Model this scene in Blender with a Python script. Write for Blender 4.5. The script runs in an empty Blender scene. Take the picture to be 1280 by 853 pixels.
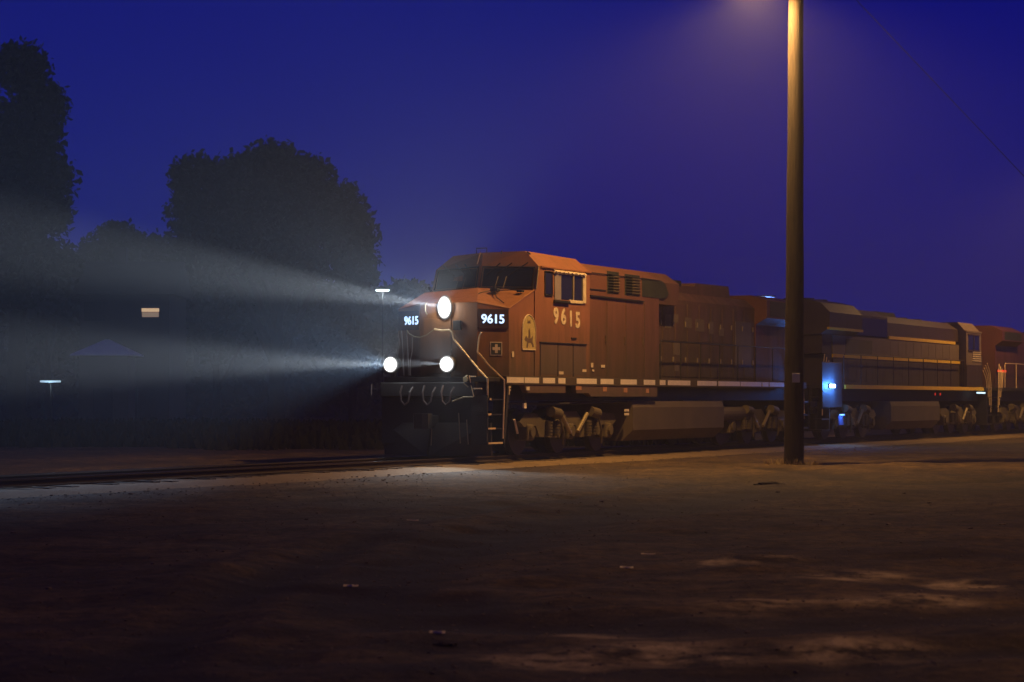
import bpy, bmesh, math, random
import numpy as np
from mathutils import Vector, Matrix, noise
R = math.radians
random.seed(7)
rng = np.random.default_rng(7)
SC = bpy.context.scene
COL = SC.collection

# ------------------------------------------------------------------ camera
cam = bpy.data.objects.new('camera', bpy.data.cameras.new('camera'))
COL.objects.link(cam)
cam.location = (0, 0, 1.5)
cam.rotation_euler = (R(90 + 1.39), 0, R(0))
cam.data.lens = 85
cam.data.sensor_width = 36
cam.data.clip_start = 0.1
cam.data.clip_end = 2000
SC.camera = cam
cam.data.dof.use_dof = True            # a fast lens at night: the far trees and the near dirt go soft
cam.data.dof.focus_distance = 57.0
cam.data.dof.aperture_fstop = 4.0

# ------------------------------------------------------------------ sky (deep blue dusk)
W = bpy.data.worlds.new('World')
SC.world = W
W.use_nodes = True
nt = W.node_tree
bg = nt.nodes['Background']
tc = nt.nodes.new('ShaderNodeTexCoord')
sp = nt.nodes.new('ShaderNodeSeparateXYZ')
rp = nt.nodes.new('ShaderNodeValToRGB')
nt.links.new(tc.outputs['Generated'], sp.inputs[0])
nt.links.new(sp.outputs['Z'], rp.inputs[0])
nt.links.new(rp.outputs[0], bg.inputs[0])
cr = rp.color_ramp
cr.elements[0].position = 0.0
cr.elements[0].color = (0.0070, 0.0112, 0.185, 1)
cr.elements[1].position = 0.42
cr.elements[1].color = (0.0020, 0.0024, 0.036, 1)
e = cr.elements.new(0.16)
e.color = (0.0018, 0.0042, 0.178, 1)
bg.inputs[1].default_value = 1.0
SC.view_settings.view_transform = 'Standard'
SC.view_settings.look = 'None'
SC.view_settings.exposure = 0
SC.view_settings.gamma = 1
SC.cycles.volume_bounces = 0
SC.cycles.max_bounces = 6
SC.cycles.diffuse_bounces = 2
SC.cycles.glossy_bounces = 2
SC.cycles.sample_clamp_indirect = 4
SC.cycles.use_denoising = True

# light levels, tuned together
SODIUM_W, SODIUM_COL = 5600, (1.0, 0.54, 0.17)
BEAM_W, GLOW_W, SPILL_W = 215000, 1250, 9500
HAZE_DENSITY, HAZE_ANISO = 0.0015, 0.2

# ------------------------------------------------------------------ materials
def newmat(name):
    m = bpy.data.materials.new(name)
    m.use_nodes = True
    return m, m.node_tree, m.node_tree.nodes['Principled BSDF']

def mat(name, col, rough=0.6, metal=0.0, var=0.25, scale=3.0, bump=0.0, bscale=30.0):
    """plain surface with uneven tone and roughness"""
    m, t, b = newmat(name)
    co = t.nodes.new('ShaderNodeTexCoord')
    nz = t.nodes.new('ShaderNodeTexNoise')
    nz.inputs['Scale'].default_value = scale
    nz.inputs['Detail'].default_value = 5
    t.links.new(co.outputs['Object'], nz.inputs['Vector'])
    mx = t.nodes.new('ShaderNodeMix')
    mx.data_type = 'RGBA'
    c1 = tuple(max(0, c * (1 - var)) for c in col) + (1,)
    c2 = tuple(min(1, c * (1 + var)) for c in col) + (1,)
    mx.inputs[6].default_value = c1
    mx.inputs[7].default_value = c2
    t.links.new(nz.outputs['Fac'], mx.inputs[0])
    t.links.new(mx.outputs[2], b.inputs['Base Color'])
    b.inputs['Roughness'].default_value = rough
    b.inputs['Metallic'].default_value = metal
    if bump:
        n2 = t.nodes.new('ShaderNodeTexNoise')
        n2.inputs['Scale'].default_value = bscale
        n2.inputs['Detail'].default_value = 4
        t.links.new(co.outputs['Object'], n2.inputs['Vector'])
        bp = t.nodes.new('ShaderNodeBump')
        bp.inputs['Strength'].default_value = bump
        bp.inputs['Distance'].default_value = 0.02
        t.links.new(n2.outputs['Fac'], bp.inputs['Height'])
        t.links.new(bp.outputs[0], b.inputs['Normal'])
    return m

def paint(name, col, dirt, zlo, zhi, amount=0.8, rough=0.5, faded=None):
    """old vehicle paint: road dirt thrown up from below, vertical streaks, faded blotches"""
    m, t, b = newmat(name)
    N, L = t.nodes.new, t.links.new
    co = N('ShaderNodeTexCoord')
    xyz = N('ShaderNodeSeparateXYZ')
    L(co.outputs['Object'], xyz.inputs[0])
    mr = N('ShaderNodeMapRange')
    mr.inputs['From Min'].default_value = zlo
    mr.inputs['From Max'].default_value = zhi
    mr.inputs['To Min'].default_value = 1
    mr.inputs['To Max'].default_value = 0
    L(xyz.outputs['Z'], mr.inputs['Value'])
    mp = N('ShaderNodeMapping')
    mp.inputs['Scale'].default_value = (2.2, 2.2, 0.35)
    L(co.outputs['Object'], mp.inputs[0])
    st = N('ShaderNodeTexNoise')
    st.inputs['Scale'].default_value = 1.6
    st.inputs['Detail'].default_value = 8
    st.inputs['Roughness'].default_value = 0.62
    L(mp.outputs[0], st.inputs['Vector'])
    ad = N('ShaderNodeMath'); ad.operation = 'ADD'
    L(mr.outputs[0], ad.inputs[0])
    sc_ = N('ShaderNodeMath'); sc_.operation = 'MULTIPLY_ADD'
    L(st.outputs['Fac'], sc_.inputs[0])
    sc_.inputs[1].default_value = 1.5
    sc_.inputs[2].default_value = -0.72
    L(sc_.outputs[0], ad.inputs[1])
    cl = N('ShaderNodeClamp')
    L(ad.outputs[0], cl.inputs[0])
    am = N('ShaderNodeMath'); am.operation = 'MULTIPLY'
    L(cl.outputs[0], am.inputs[0])
    am.inputs[1].default_value = amount
    bl = N('ShaderNodeTexNoise')
    bl.inputs['Scale'].default_value = 0.9
    bl.inputs['Detail'].default_value = 6
    L(co.outputs['Object'], bl.inputs['Vector'])
    fx = N('ShaderNodeMix'); fx.data_type = 'RGBA'
    fx.inputs[6].default_value = tuple(c * 0.8 for c in col) + (1,)
    fx.inputs[7].default_value = (faded or tuple(min(1, c * 1.25 + 0.01) for c in col)) + (1,)
    L(bl.outputs['Fac'], fx.inputs[0])
    mx = N('ShaderNodeMix'); mx.data_type = 'RGBA'
    L(am.outputs[0], mx.inputs[0])
    L(fx.outputs[2], mx.inputs[6])
    mx.inputs[7].default_value = dirt + (1,)
    L(mx.outputs[2], b.inputs['Base Color'])
    rr = N('ShaderNodeMapRange')
    rr.inputs['To Min'].default_value = rough
    rr.inputs['To Max'].default_value = 0.85
    L(am.outputs[0], rr.inputs['Value'])
    L(rr.outputs[0], b.inputs['Roughness'])
    bp = N('ShaderNodeBump')
    bp.inputs['Strength'].default_value = 0.12
    bp.inputs['Distance'].default_value = 0.03
    L(bl.outputs['Fac'], bp.inputs['Height'])
    L(bp.outputs[0], b.inputs['Normal'])
    return m

def glow(name, col, strength):
    m, t, b = newmat(name)
    b.inputs['Base Color'].default_value = col + (1,)
    b.inputs['Emission Color'].default_value = col + (1,)
    b.inputs['Emission Strength'].default_value = strength
    return m

M = {}
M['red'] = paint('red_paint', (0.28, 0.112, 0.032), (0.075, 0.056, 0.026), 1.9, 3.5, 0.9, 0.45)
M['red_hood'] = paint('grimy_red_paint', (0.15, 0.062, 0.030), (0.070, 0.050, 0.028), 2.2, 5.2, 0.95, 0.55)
M['red_dull'] = paint('dull_red_paint', (0.13, 0.036, 0.020), (0.06, 0.04, 0.03), 1.6, 3.6, 0.8)
M['maroon'] = paint('maroon_paint', (0.045, 0.022, 0.015), (0.04, 0.027, 0.018), 1.6, 3.4, 0.7)
M['tan'] = paint('tan_paint', (0.19, 0.135, 0.075), (0.14, 0.10, 0.065), 2.2, 3.9, 0.7)
M['yellow'] = mat('yellow_stripe_paint', (1.0, 0.60, 0.03), 0.4, 0, 0.15, 4)
M['pale'] = mat('pale_reflective_tape', (0.86, 0.74, 0.52), 0.35, 0, 0.15, 6)
M['cream'] = mat('cream_paint', (0.74, 0.60, 0.36), 0.5, 0, 0.3, 9)
M['gold'] = mat('gold_crest_paint', (0.52, 0.40, 0.13), 0.5, 0, 0.3, 12)
M['crestfig'] = mat('brown_crest_paint', (0.15, 0.095, 0.045), 0.6, 0, 0.3, 14)
M['rail_yellow'] = mat('yellow_handrail_paint', (0.90, 0.66, 0.34), 0.35, 0, 0.15, 12)
M['black'] = mat('black_steel', (0.013, 0.012, 0.011), 0.6, 0.0, 0.4, 4, 0.3)
M['frame'] = mat('grimy_frame_steel', (0.028, 0.024, 0.019), 0.7, 0.0, 0.4, 3, 0.3)
M['bogie'] = mat('dusty_cast_steel', (0.115, 0.088, 0.042), 0.85, 0.0, 0.45, 3, 0.4, 18)
M['wheel'] = mat('wheel_steel', (0.06, 0.05, 0.042), 0.55, 0.3, 0.4, 5)
M['tank'] = mat('dusty_tank_paint', (0.105, 0.078, 0.048), 0.75, 0, 0.35, 1.5, 0.2, 8)
M['skirt'] = paint('dusty_skirt_paint', (0.16, 0.075, 0.042), (0.10, 0.075, 0.045), 1.4, 2.3, 0.95)
M['grille'] = mat('dark_grille', (0.030, 0.034, 0.026), 0.7, 0, 0.4, 3)
M['slat'] = mat('worn_louvre_steel', (0.30, 0.24, 0.12), 0.5, 0.2, 0.3, 8)
M['glass'] = mat('cab_glass', (0.018, 0.020, 0.028), 0.06, 0, 0.2, 2)
M['glass2'] = mat('dusty_deflector_glass', (0.30, 0.25, 0.18), 0.25, 0, 0.2, 4)
M['rubber'] = mat('hose_rubber', (0.10, 0.072, 0.058), 0.5, 0, 0.3, 8)
M['board'] = mat('number_board_black', (0.012, 0.012, 0.016), 0.3, 0, 0.2, 5)
def bloom_lens(name, col, core, edge, r0, r1, sx=1.0, sz=1.0):
    """lamp glass: emission fades from core to rim to imitate lens bloom"""
    m, t, b = newmat(name)
    N, L = t.nodes.new, t.links.new
    co = N('ShaderNodeTexCoord')
    mp = N('ShaderNodeMapping'); mp.inputs['Scale'].default_value = (0, sx, sz)
    L(co.outputs['Object'], mp.inputs[0])
    ln_ = N('ShaderNodeVectorMath'); ln_.operation = 'LENGTH'
    L(mp.outputs[0], ln_.inputs[0])
    mr = N('ShaderNodeMapRange'); mr.interpolation_type = 'SMOOTHERSTEP'
    mr.inputs['From Min'].default_value = r0; mr.inputs['From Max'].default_value = r1
    mr.inputs['To Min'].default_value = 1; mr.inputs['To Max'].default_value = 0
    L(ln_.outputs['Value'], mr.inputs['Value'])
    pw_ = N('ShaderNodeMath'); pw_.operation = 'POWER'; pw_.inputs[1].default_value = 9  # steep falloff paints the soft edge of a bloom
    L(mr.outputs[0], pw_.inputs[0])
    ma = N('ShaderNodeMath'); ma.operation = 'MULTIPLY_ADD'
    L(pw_.outputs[0], ma.inputs[0]); ma.inputs[1].default_value = core; ma.inputs[2].default_value = edge
    b.inputs['Base Color'].default_value = (.03, .03, .03, 1)
    b.inputs['Emission Color'].default_value = col + (1,)
    L(ma.outputs[0], b.inputs['Emission Strength'])
    return m
M['nb'] = mat('number_board_glass', (0.06, 0.030, 0.022), 0.5, 0, 0.2, 5)
M['lens'] = bloom_lens('lit_headlight_lens', (1.0, 0.98, 0.94), 70, 0.01, .05, .31)
M['lens_pair'] = bloom_lens('lit_headlight_pair_lens', (1.0, 0.98, 0.94), 70, 0.01, .05, .31, 1.0, .68)
M['digits'] = glow('lit_number_digits', (0.50, 0.70, 1.0), 1.7)
M['blue_lamp'] = glow('blue_step_lamp', (0.55, 0.80, 1.0), 22)
M['blue_halo'] = bloom_lens('blue_step_lamp_halo', (0.05, 0.24, 1.0), 1.6, 0.0, .02, .62)
M['cyan_lamp'] = glow('cool_white_step_lamp', (0.55, 0.85, 1.0), 1.6)
M['red_lamp'] = glow('red_marker_lamp', (1.0, 0.03, 0.012), 1.2)
M['sodium'] = glow('sodium_lamp_lens', SODIUM_COL, 60)
M['white_lamp'] = glow('cool_white_yard_lamp', (0.80, 0.95, 1.0), 2.6)
M['dim_lamp'] = glow('dim_white_wall_lamp', (0.50, 0.70, 0.85), 0.75)
M['warm_window'] = glow('lit_window_glass', (1.0, 0.66, 0.36), 0.62)
M['warm_blind'] = glow('lit_window_blind', (1.0, 0.68, 0.42), 0.22)
M['railsteel'] = mat('rail_steel', (0.10, 0.085, 0.07), 0.22, 0.9, 0.3, 4)
M['railside'] = mat('rusty_rail_side', (0.055, 0.035, 0.022), 0.8, 0.2, 0.3, 6)
M['tie'] = mat('weathered_tie_wood', (0.075, 0.055, 0.036), 0.9, 0, 0.4, 4, 0.5)
M['wood'] = mat('weathered_pole_wood', (0.055, 0.037, 0.020), 0.85, 0, 0.45, 2.2, 0.6, 14)
def pole_wood():
    m, t, b = newmat('weathered_pole_wood')
    N, L = t.nodes.new, t.links.new
    co = N('ShaderNodeTexCoord')
    mp = N('ShaderNodeMapping'); mp.inputs['Scale'].default_value = (9, 9, .45)
    L(co.outputs['Object'], mp.inputs[0])
    nz = N('ShaderNodeTexNoise'); nz.inputs['Scale'].default_value = 3; nz.inputs['Detail'].default_value = 9; nz.inputs['Roughness'].default_value = .7
    L(mp.outputs[0], nz.inputs['Vector'])
    rp_ = N('ShaderNodeValToRGB')
    L(nz.outputs['Fac'], rp_.inputs[0])
    rp_.color_ramp.elements[0].position = .36; rp_.color_ramp.elements[0].color = (.014, .009, .005, 1)
    rp_.color_ramp.elements[1].position = .64; rp_.color_ramp.elements[1].color = (.040, .027, .015, 1)
    L(rp_.outputs[0], b.inputs['Base Color'])
    b.inputs['Roughness'].default_value = .9
    bp = N('ShaderNodeBump'); bp.inputs['Strength'].default_value = .8; bp.inputs['Distance'].default_value = .03
    L(nz.outputs['Fac'], bp.inputs['Height']); L(bp.outputs[0], b.inputs['Normal'])
    return m
M['wood'] = pole_wood()
M['galv'] = mat('galvanised_steel', (0.30, 0.30, 0.30), 0.5, 0.6, 0.2, 6)
M['stone'] = mat('gravel_stone', (0.20, 0.155, 0.105), 0.85, 0, 0.6, 1.3)
M['scrap'] = mat('pale_litter_paper', (0.70, 0.56, 0.36), 0.95, 0, 0.1, 9)
M['clod'] = mat('dark_earth_clod', (0.035, 0.026, 0.018), 0.95, 0, 0.4, 8, 0.6)
M['leaf'] = mat('tree_leaves', (0.050, 0.052, 0.026), 0.7, 0, 0.5, 0.5)
M['bark'] = mat('tree_bark', (0.06, 0.046, 0.034), 0.9, 0, 0.4, 3, 0.6)
M['weeds'] = mat('darkened_weeds', (0.012, 0.012, 0.006), 0.9, 0, 0.5, 0.5)
M['siding'] = mat('dark_house_siding', (0.085, 0.075, 0.070), 0.8, 0, 0.2, 1)
M['shingle'] = mat('dark_roof_shingle', (0.05, 0.045, 0.045), 0.9, 0, 0.3, 2)
M['tin'] = mat('pale_tin_roof', (0.85, 0.83, 0.83), 0.55, 0.0, 0.12, 2)

# ------------------------------------------------------------------ geometry helpers
class MB:
    """collects shapes and links them as ONE mesh object"""
    def __init__(self, flip=False):
        self.bm = bmesh.new()
        self.flip = flip            # railway shapes: (along, towards viewer, up) -> local (x, -y, z)
    def P(self, p):
        return Vector((p[0], -p[1], p[2])) if self.flip else Vector(p)
    def hull_faces(self, rings, caps=True, closed=True):
        vs = [[self.bm.verts.new(self.P(p)) for p in r] for r in rings]
        n = len(vs[0])
        for a, b in zip(vs, vs[1:]):
            for i in range(n if closed else n - 1):
                j = (i + 1) % n
                try: self.bm.faces.new((a[i], a[j], b[j], b[i]))
                except ValueError: pass
        if caps:
            for r in (vs[0], vs[-1]):
                try: self.bm.faces.new(r)
                except ValueError: pass
        return self
    def box(self, x0, x1, y0, y1, z0, z1, bevel=0.0):
        vs = [self.bm.verts.new(self.P((x, y, z))) for x in (x0, x1) for y in (y0, y1) for z in (z0, z1)]
        fs = [self.bm.faces.new([vs[i] for i in q]) for q in
              ((0, 1, 3, 2), (4, 6, 7, 5), (0, 4, 5, 1), (2, 3, 7, 6), (0, 2, 6, 4), (1, 5, 7, 3))]
        if bevel:
            es = {e for f in fs for e in f.edges}
            bmesh.ops.bevel(self.bm, geom=list(es), offset=bevel, segments=2, profile=0.5, affect='EDGES')
        return self
    def prism_y(self, poly, y0, y1):         # polygon (x,z) pushed along y
        return self.hull_faces([[(x, y0, z) for x, z in poly], [(x, y1, z) for x, z in poly]])
    def prism_z(self, poly, z0, z1):
        return self.hull_faces([[(x, y, z0) for x, y in poly], [(x, y, z1) for x, y in poly]])
    def prism_x(self, poly, x0, x1):
        return self.hull_faces([[(x0, y, z) for y, z in poly], [(x1, y, z) for y, z in poly]])
    def slab(self, pts, th):                 # four points, pushed th along their normal both ways
        a, b, c, d = [Vector(p) for p in pts]
        n = (b - a).cross(d - a).normalized() * th
        return self.hull_faces([[p - n for p in (a, b, c, d)], [p + n for p in (a, b, c, d)]])
    def tube(self, pts, r, seg=8):
        pts = [Vector(p) for p in pts]
        rings, prev = [], None
        for i, p in enumerate(pts):
            rr = r[i] if isinstance(r, (list, tuple)) else r
            d = (pts[min(i + 1, len(pts) - 1)] - pts[max(i - 1, 0)]).normalized()
            up = Vector((0, 0, 1)) if abs(d.z) < 0.9 else Vector((1, 0, 0))
            if prev is not None and abs(prev.dot(d)) < 0.95: up = prev
            u = d.cross(up).normalized()
            w = u.cross(d).normalized()
            prev = w
            rings.append([p + u * math.cos(k * 2 * math.pi / seg) * rr + w * math.sin(k * 2 * math.pi / seg) * rr for k in range(seg)])
        return self.hull_faces(rings)
    def cyl(self, a, b, r, seg=24, r2=None):
        return self.tube([a, b], [r, r if r2 is None else r2], seg)
    def build(self, name, m, parent=None, smooth=False):
        bmesh.ops.recalc_face_normals(self.bm, faces=self.bm.faces)
        me = bpy.data.meshes.new(name)
        self.bm.to_mesh(me)
        self.bm.free()
        me.materials.append(m)
        if smooth:
            for p in me.polygons: p.use_smooth = True
            try: me.set_sharp_from_angle(angle=R(40))
            except Exception: pass
        o = bpy.data.objects.new(name, me)
        COL.objects.link(o)
        if parent is not None: o.parent = parent
        return o

def T(): return MB(True)

def tag(o, label=None, cat=None, group=None, kind=None):
    if label: o['label'] = label
    if cat: o['category'] = cat
    if group: o['group'] = group
    if kind: o['kind'] = kind
    return o

def empty(name, loc=(0, 0, 0), rz=0.0):
    o = bpy.data.objects.new(name, None)
    o.empty_display_size = 0.3
    COL.objects.link(o)
    o.location = loc
    o.rotation_euler = (0, 0, rz)
    return o

def copy_tree(o, parent=None):
    c = o.copy()
    COL.objects.link(c)
    c.parent = parent
    for ch in list(o.children):
        copy_tree(ch, c)
    return c

def text(name, body, size, m, parent, origin, xdir, updir, depth=0.006, bold=0.012, xscale=1.0, smear=0.0):
    cu = bpy.data.curves.new(name, 'FONT')
    cu.body = body
    cu.size = size
    cu.extrude = depth
    cu.offset = bold
    cu.align_x = 'CENTER'
    cu.align_y = 'CENTER'
    tmp = bpy.data.objects.new(name + '_tmp', cu)
    COL.objects.link(tmp)
    dg = bpy.context.evaluated_depsgraph_get()
    me = bpy.data.meshes.new_from_object(tmp.evaluated_get(dg))
    bpy.data.objects.remove(tmp)
    bpy.data.curves.remove(cu)
    x = Vector(xdir).normalized()
    z = x.cross(Vector(updir)).normalized()
    y = z.cross(x)
    mw = Matrix((( x.x * xscale, y.x, z.x, origin[0]), (x.y * xscale, y.y, z.y, origin[1]), (x.z * xscale, y.z, z.z, origin[2]), (0, 0, 0, 1)))
    me.transform(mw)
    if smear:
        bm = bmesh.new()
        for i_, (dx, dz) in enumerate([(0, 0), (1, 0), (-1, 0), (0, .8), (0, -.8), (.7, .6), (-.7, .6), (.7, -.6), (-.7, -.6)]):
            c_ = me.copy()
            c_.transform(Matrix.Translation(x * dx * smear + y * dz * smear + z * i_ * .0004))
            bm.from_mesh(c_)
            bpy.data.meshes.remove(c_)
        bm.to_mesh(me)
        bm.free()
    me.materials.clear()
    me.materials.append(m)
    me.name = name
    o = bpy.data.objects.new(name, me)
    COL.objects.link(o)
    o.parent = parent
    return o

def lamp(name, kind, parent, loc, power, col, aim=None, angle=None, blend=0.6, radius=0.08):
    ld = bpy.data.lights.new(name, kind)
    ld.energy = power
    ld.color = col
    ld.shadow_soft_size = radius
    if kind == 'SPOT':
        ld.spot_size = angle
        ld.spot_blend = blend
    o = bpy.data.objects.new(name, ld)
    COL.objects.link(o)
    o.parent = parent
    o.location = loc
    if aim is not None:
        o.rotation_euler = Vector(aim).to_track_quat('-Z', 'Y').to_euler()
    return o

# ------------------------------------------------------------------ where the railway lies
TH = R(25)
TX, TY = math.sin(TH), math.cos(TH)          # along the track, away from the viewer
NX, NY = math.cos(TH), -math.sin(TH)         # across the track, towards the viewer
OX, OY = -1.886, 54.635
RZ = R(90) - TH
def world(s, v, z=0.0): return Vector((OX + s * TX + v * NX, OY + s * TY + v * NY, z))
def track_sv(x, y):
    dx, dy = x - OX, y - OY
    return dx * TX + dy * TY, dx * NX + dy * NY

# ------------------------------------------------------------------ ground
def rut_depth(x, y):
    d = 0.0
    for pts, w, dep in RUTS:
        best = 9.0
        for (ax, ay), (bx, by) in zip(pts, pts[1:]):
            ux, uy = bx - ax, by - ay
            q = max(0, min(1, ((x - ax) * ux + (y - ay) * uy) / (ux * ux + uy * uy)))
            best = min(best, math.hypot(x - ax - q * ux, y - ay - q * uy))
        if best < 3 * w:
            d += -dep * math.exp(-(best / w) ** 2) + 0.55 * dep * math.exp(-((best - 1.7 * w) / (0.6 * w)) ** 2)
    return d
def gp(px, py):                               # a spot on the flat lot
    Y = 1.5 * 3022 / (py - 500)
    return ((px - 640) / 3022 * Y, Y)
def arc(pts): return [gp(*p) for p in pts]
RUTS = [
    (arc([(1000, 612), (840, 632), (700, 650), (600, 672), (500, 700), (440, 724), (445, 738), (520, 757), (640, 772), (820, 778), (1000, 774), (1280, 768)]), 0.85, 0.045),
    (arc([(900, 604), (760, 616), (640, 630), (520, 652), (400, 690), (300, 735), (200, 800), (150, 853)]), 0.30, 0.040),
    (arc([(1280, 600), (1150, 604), (1060, 600), (1010, 588), (960, 583)]), 0.5, 0.045),
    (arc([(1280, 690), (1040, 700), (820, 712), (620, 742), (420, 790), (260, 853)]), 0.30, 0.018),
    (arc([(1280, 812), (1100, 822), (940, 838), (860, 860)]), 0.35, 0.03),
]
def ground_h(x, y):
    s, v = track_sv(x, y)
    k = min(1.0, max(0.0, (abs(v) - 1.8) / 2.5))
    h = 0.050 * noise.fractal(Vector((x * 0.33, y * 0.33, 1.7)), 1.0, 2.0, 3) + 0.030 * noise.noise(Vector((x * 1.1, y * 1.1, 4.0))) + 0.020 * noise.noise(Vector((x * 2.7, y * 2.7, 8.0)))
    h += rut_depth(x, y)
    return h * k - 0.012
def make_ground():
    xs = np.unique(np.concatenate([np.linspace(-290, -30, 27), np.arange(-30, -6, 0.32), np.arange(-6, 9, 0.16), np.arange(9, 34, 0.32), np.linspace(34, 290, 27)]))
    ys = np.unique(np.concatenate([np.linspace(-34, 8, 9), np.arange(8, 40, 0.20), np.arange(40, 84, 0.42), np.linspace(84, 420, 30)]))
    verts = []
    for y in ys:
        for x in xs:
            inside = -31 < x < 35 and 8 <= y < 86
            verts.append((x, y, ground_h(x, y) if inside else -0.012))
    nx = len(xs)
    faces = [(j * nx + i, j * nx + i + 1, (j + 1) * nx + i + 1, (j + 1) * nx + i) for j in range(len(ys) - 1) for i in range(nx - 1)]
    me = bpy.data.meshes.new('ground')
    me.from_pydata(verts, [], faces)
    for p in me.polygons: p.use_smooth = True
    m, t, b = newmat('dirt_and_gravel_lot')
    N, L = t.nodes.new, t.links.new
    co = N('ShaderNodeTexCoord')
    def nz(scale, det, rough=0.55, vec=None):
        n_ = N('ShaderNodeTexNoise')
        n_.inputs['Scale'].default_value = scale
        n_.inputs['Detail'].default_value = det
        n_.inputs['Roughness'].default_value = rough
        L(vec or co.outputs['Object'], n_.inputs['Vector'])
        return n_
    big, mid, fine = nz(0.16, 5), nz(1.3, 10, 0.75), nz(14, 5, 0.7)
    r1 = N('ShaderNodeValToRGB')
    L(mid.outputs['Fac'], r1.inputs[0])
    r1.color_ramp.elements[0].position = 0.38
    r1.color_ramp.elements[0].color = (0.062, 0.042, 0.018, 1)
    r1.color_ramp.elements[1].position = 0.66
    r1.color_ramp.elements[1].color = (0.28, 0.18, 0.060, 1)
    r2 = N('ShaderNodeValToRGB')
    L(big.outputs['Fac'], r2.inputs[0])
    r2.color_ramp.elements[0].position = 0.35
    r2.color_ramp.elements[0].color = (0.30, 0.28, 0.26, 1)
    r2.color_ramp.elements[1].position = 0.66
    r2.color_ramp.elements[1].color = (1, 1, 1, 1)
    grit = nz(5.5, 9, 0.8)
    r3 = N('ShaderNodeValToRGB')
    L(grit.outputs['Fac'], r3.inputs[0])
    r3.color_ramp.elements[0].position = 0.40
    r3.color_ramp.elements[0].color = (0.30, 0.28, 0.27, 1)
    r3.color_ramp.elements[1].position = 0.62
    r3.color_ramp.elements[1].color = (1.30, 1.28, 1.25, 1)
    m3 = N('ShaderNodeMix'); m3.data_type = 'RGBA'; m3.blend_type = 'MULTIPLY'
    m3.inputs[0].default_value = 1
    L(r1.outputs[0], m3.inputs[6]); L(r3.outputs[0], m3.inputs[7])
    mu = N('ShaderNodeMix'); mu.data_type = 'RGBA'; mu.blend_type = 'MULTIPLY'
    mu.inputs[0].default_value = 1
    L(m3.outputs[2], mu.inputs[6]); L(r2.outputs[0], mu.inputs[7])
    # light dapples on the lot, painted on the mesh as pale patches
    at = N('ShaderNodeAttribute'); at.attribute_name = 'light_dapple'
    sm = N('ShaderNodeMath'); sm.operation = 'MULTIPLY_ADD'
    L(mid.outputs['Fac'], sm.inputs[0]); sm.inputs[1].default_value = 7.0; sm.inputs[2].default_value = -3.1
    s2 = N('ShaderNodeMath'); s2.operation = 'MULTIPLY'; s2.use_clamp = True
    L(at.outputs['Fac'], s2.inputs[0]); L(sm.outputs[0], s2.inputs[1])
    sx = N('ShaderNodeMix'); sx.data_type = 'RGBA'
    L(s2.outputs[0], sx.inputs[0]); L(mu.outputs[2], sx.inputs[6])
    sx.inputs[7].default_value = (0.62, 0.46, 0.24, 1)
    # damp tyre marks
    rt = N('ShaderNodeAttribute'); rt.attribute_name = 'damp'
    dx = N('ShaderNodeMix'); dx.data_type = 'RGBA'
    L(rt.outputs['Fac'], dx.inputs[0]); L(sx.outputs[2], dx.inputs[6])
    dx.inputs[7].default_value = (0.022, 0.015, 0.010, 1)
    L(dx.outputs[2], b.inputs['Base Color'])
    b.inputs['Roughness'].default_value = 0.9
    bp = N('ShaderNodeBump'); bp.inputs['Strength'].default_value = 0.7; bp.inputs['Distance'].default_value = 0.03
    L(fine.outputs['Fac'], bp.inputs['Height'])
    b2 = N('ShaderNodeBump'); b2.inputs['Strength'].default_value = 0.6; b2.inputs['Distance'].default_value = 0.08
    L(mid.outputs['Fac'], b2.inputs['Height']); L(bp.outputs[0], b2.inputs['Normal'])
    L(b2.outputs[0], b.inputs['Normal'])
    light_dapple = me.attributes.new('light_dapple', 'FLOAT', 'POINT')
    damp = me.attributes.new('damp', 'FLOAT', 'POINT')
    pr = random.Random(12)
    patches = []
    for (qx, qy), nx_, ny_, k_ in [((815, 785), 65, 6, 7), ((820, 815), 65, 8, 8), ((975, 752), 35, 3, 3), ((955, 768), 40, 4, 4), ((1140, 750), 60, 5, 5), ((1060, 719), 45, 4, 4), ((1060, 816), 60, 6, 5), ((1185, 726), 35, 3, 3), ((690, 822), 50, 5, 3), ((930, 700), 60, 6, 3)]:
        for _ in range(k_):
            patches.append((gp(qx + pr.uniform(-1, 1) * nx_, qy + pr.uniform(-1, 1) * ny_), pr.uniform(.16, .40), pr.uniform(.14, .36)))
    sv, dv = [], []
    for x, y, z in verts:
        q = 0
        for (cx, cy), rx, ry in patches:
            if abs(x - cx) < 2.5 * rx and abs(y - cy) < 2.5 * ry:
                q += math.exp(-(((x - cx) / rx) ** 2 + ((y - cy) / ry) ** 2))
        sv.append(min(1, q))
        r_ = rut_depth(x, y) if (8 < y < 70 and -20 < x < 25) else 0
        dv.append(min(0.9, max(0, -r_ * 26)))
    light_dapple.data.foreach_set('value', sv)
    damp.data.foreach_set('value', dv)
    me.materials.append(m)
    o = bpy.data.objects.new('ground', me)
    COL.objects.link(o)
    o['kind'] = 'structure'
make_ground()

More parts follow.
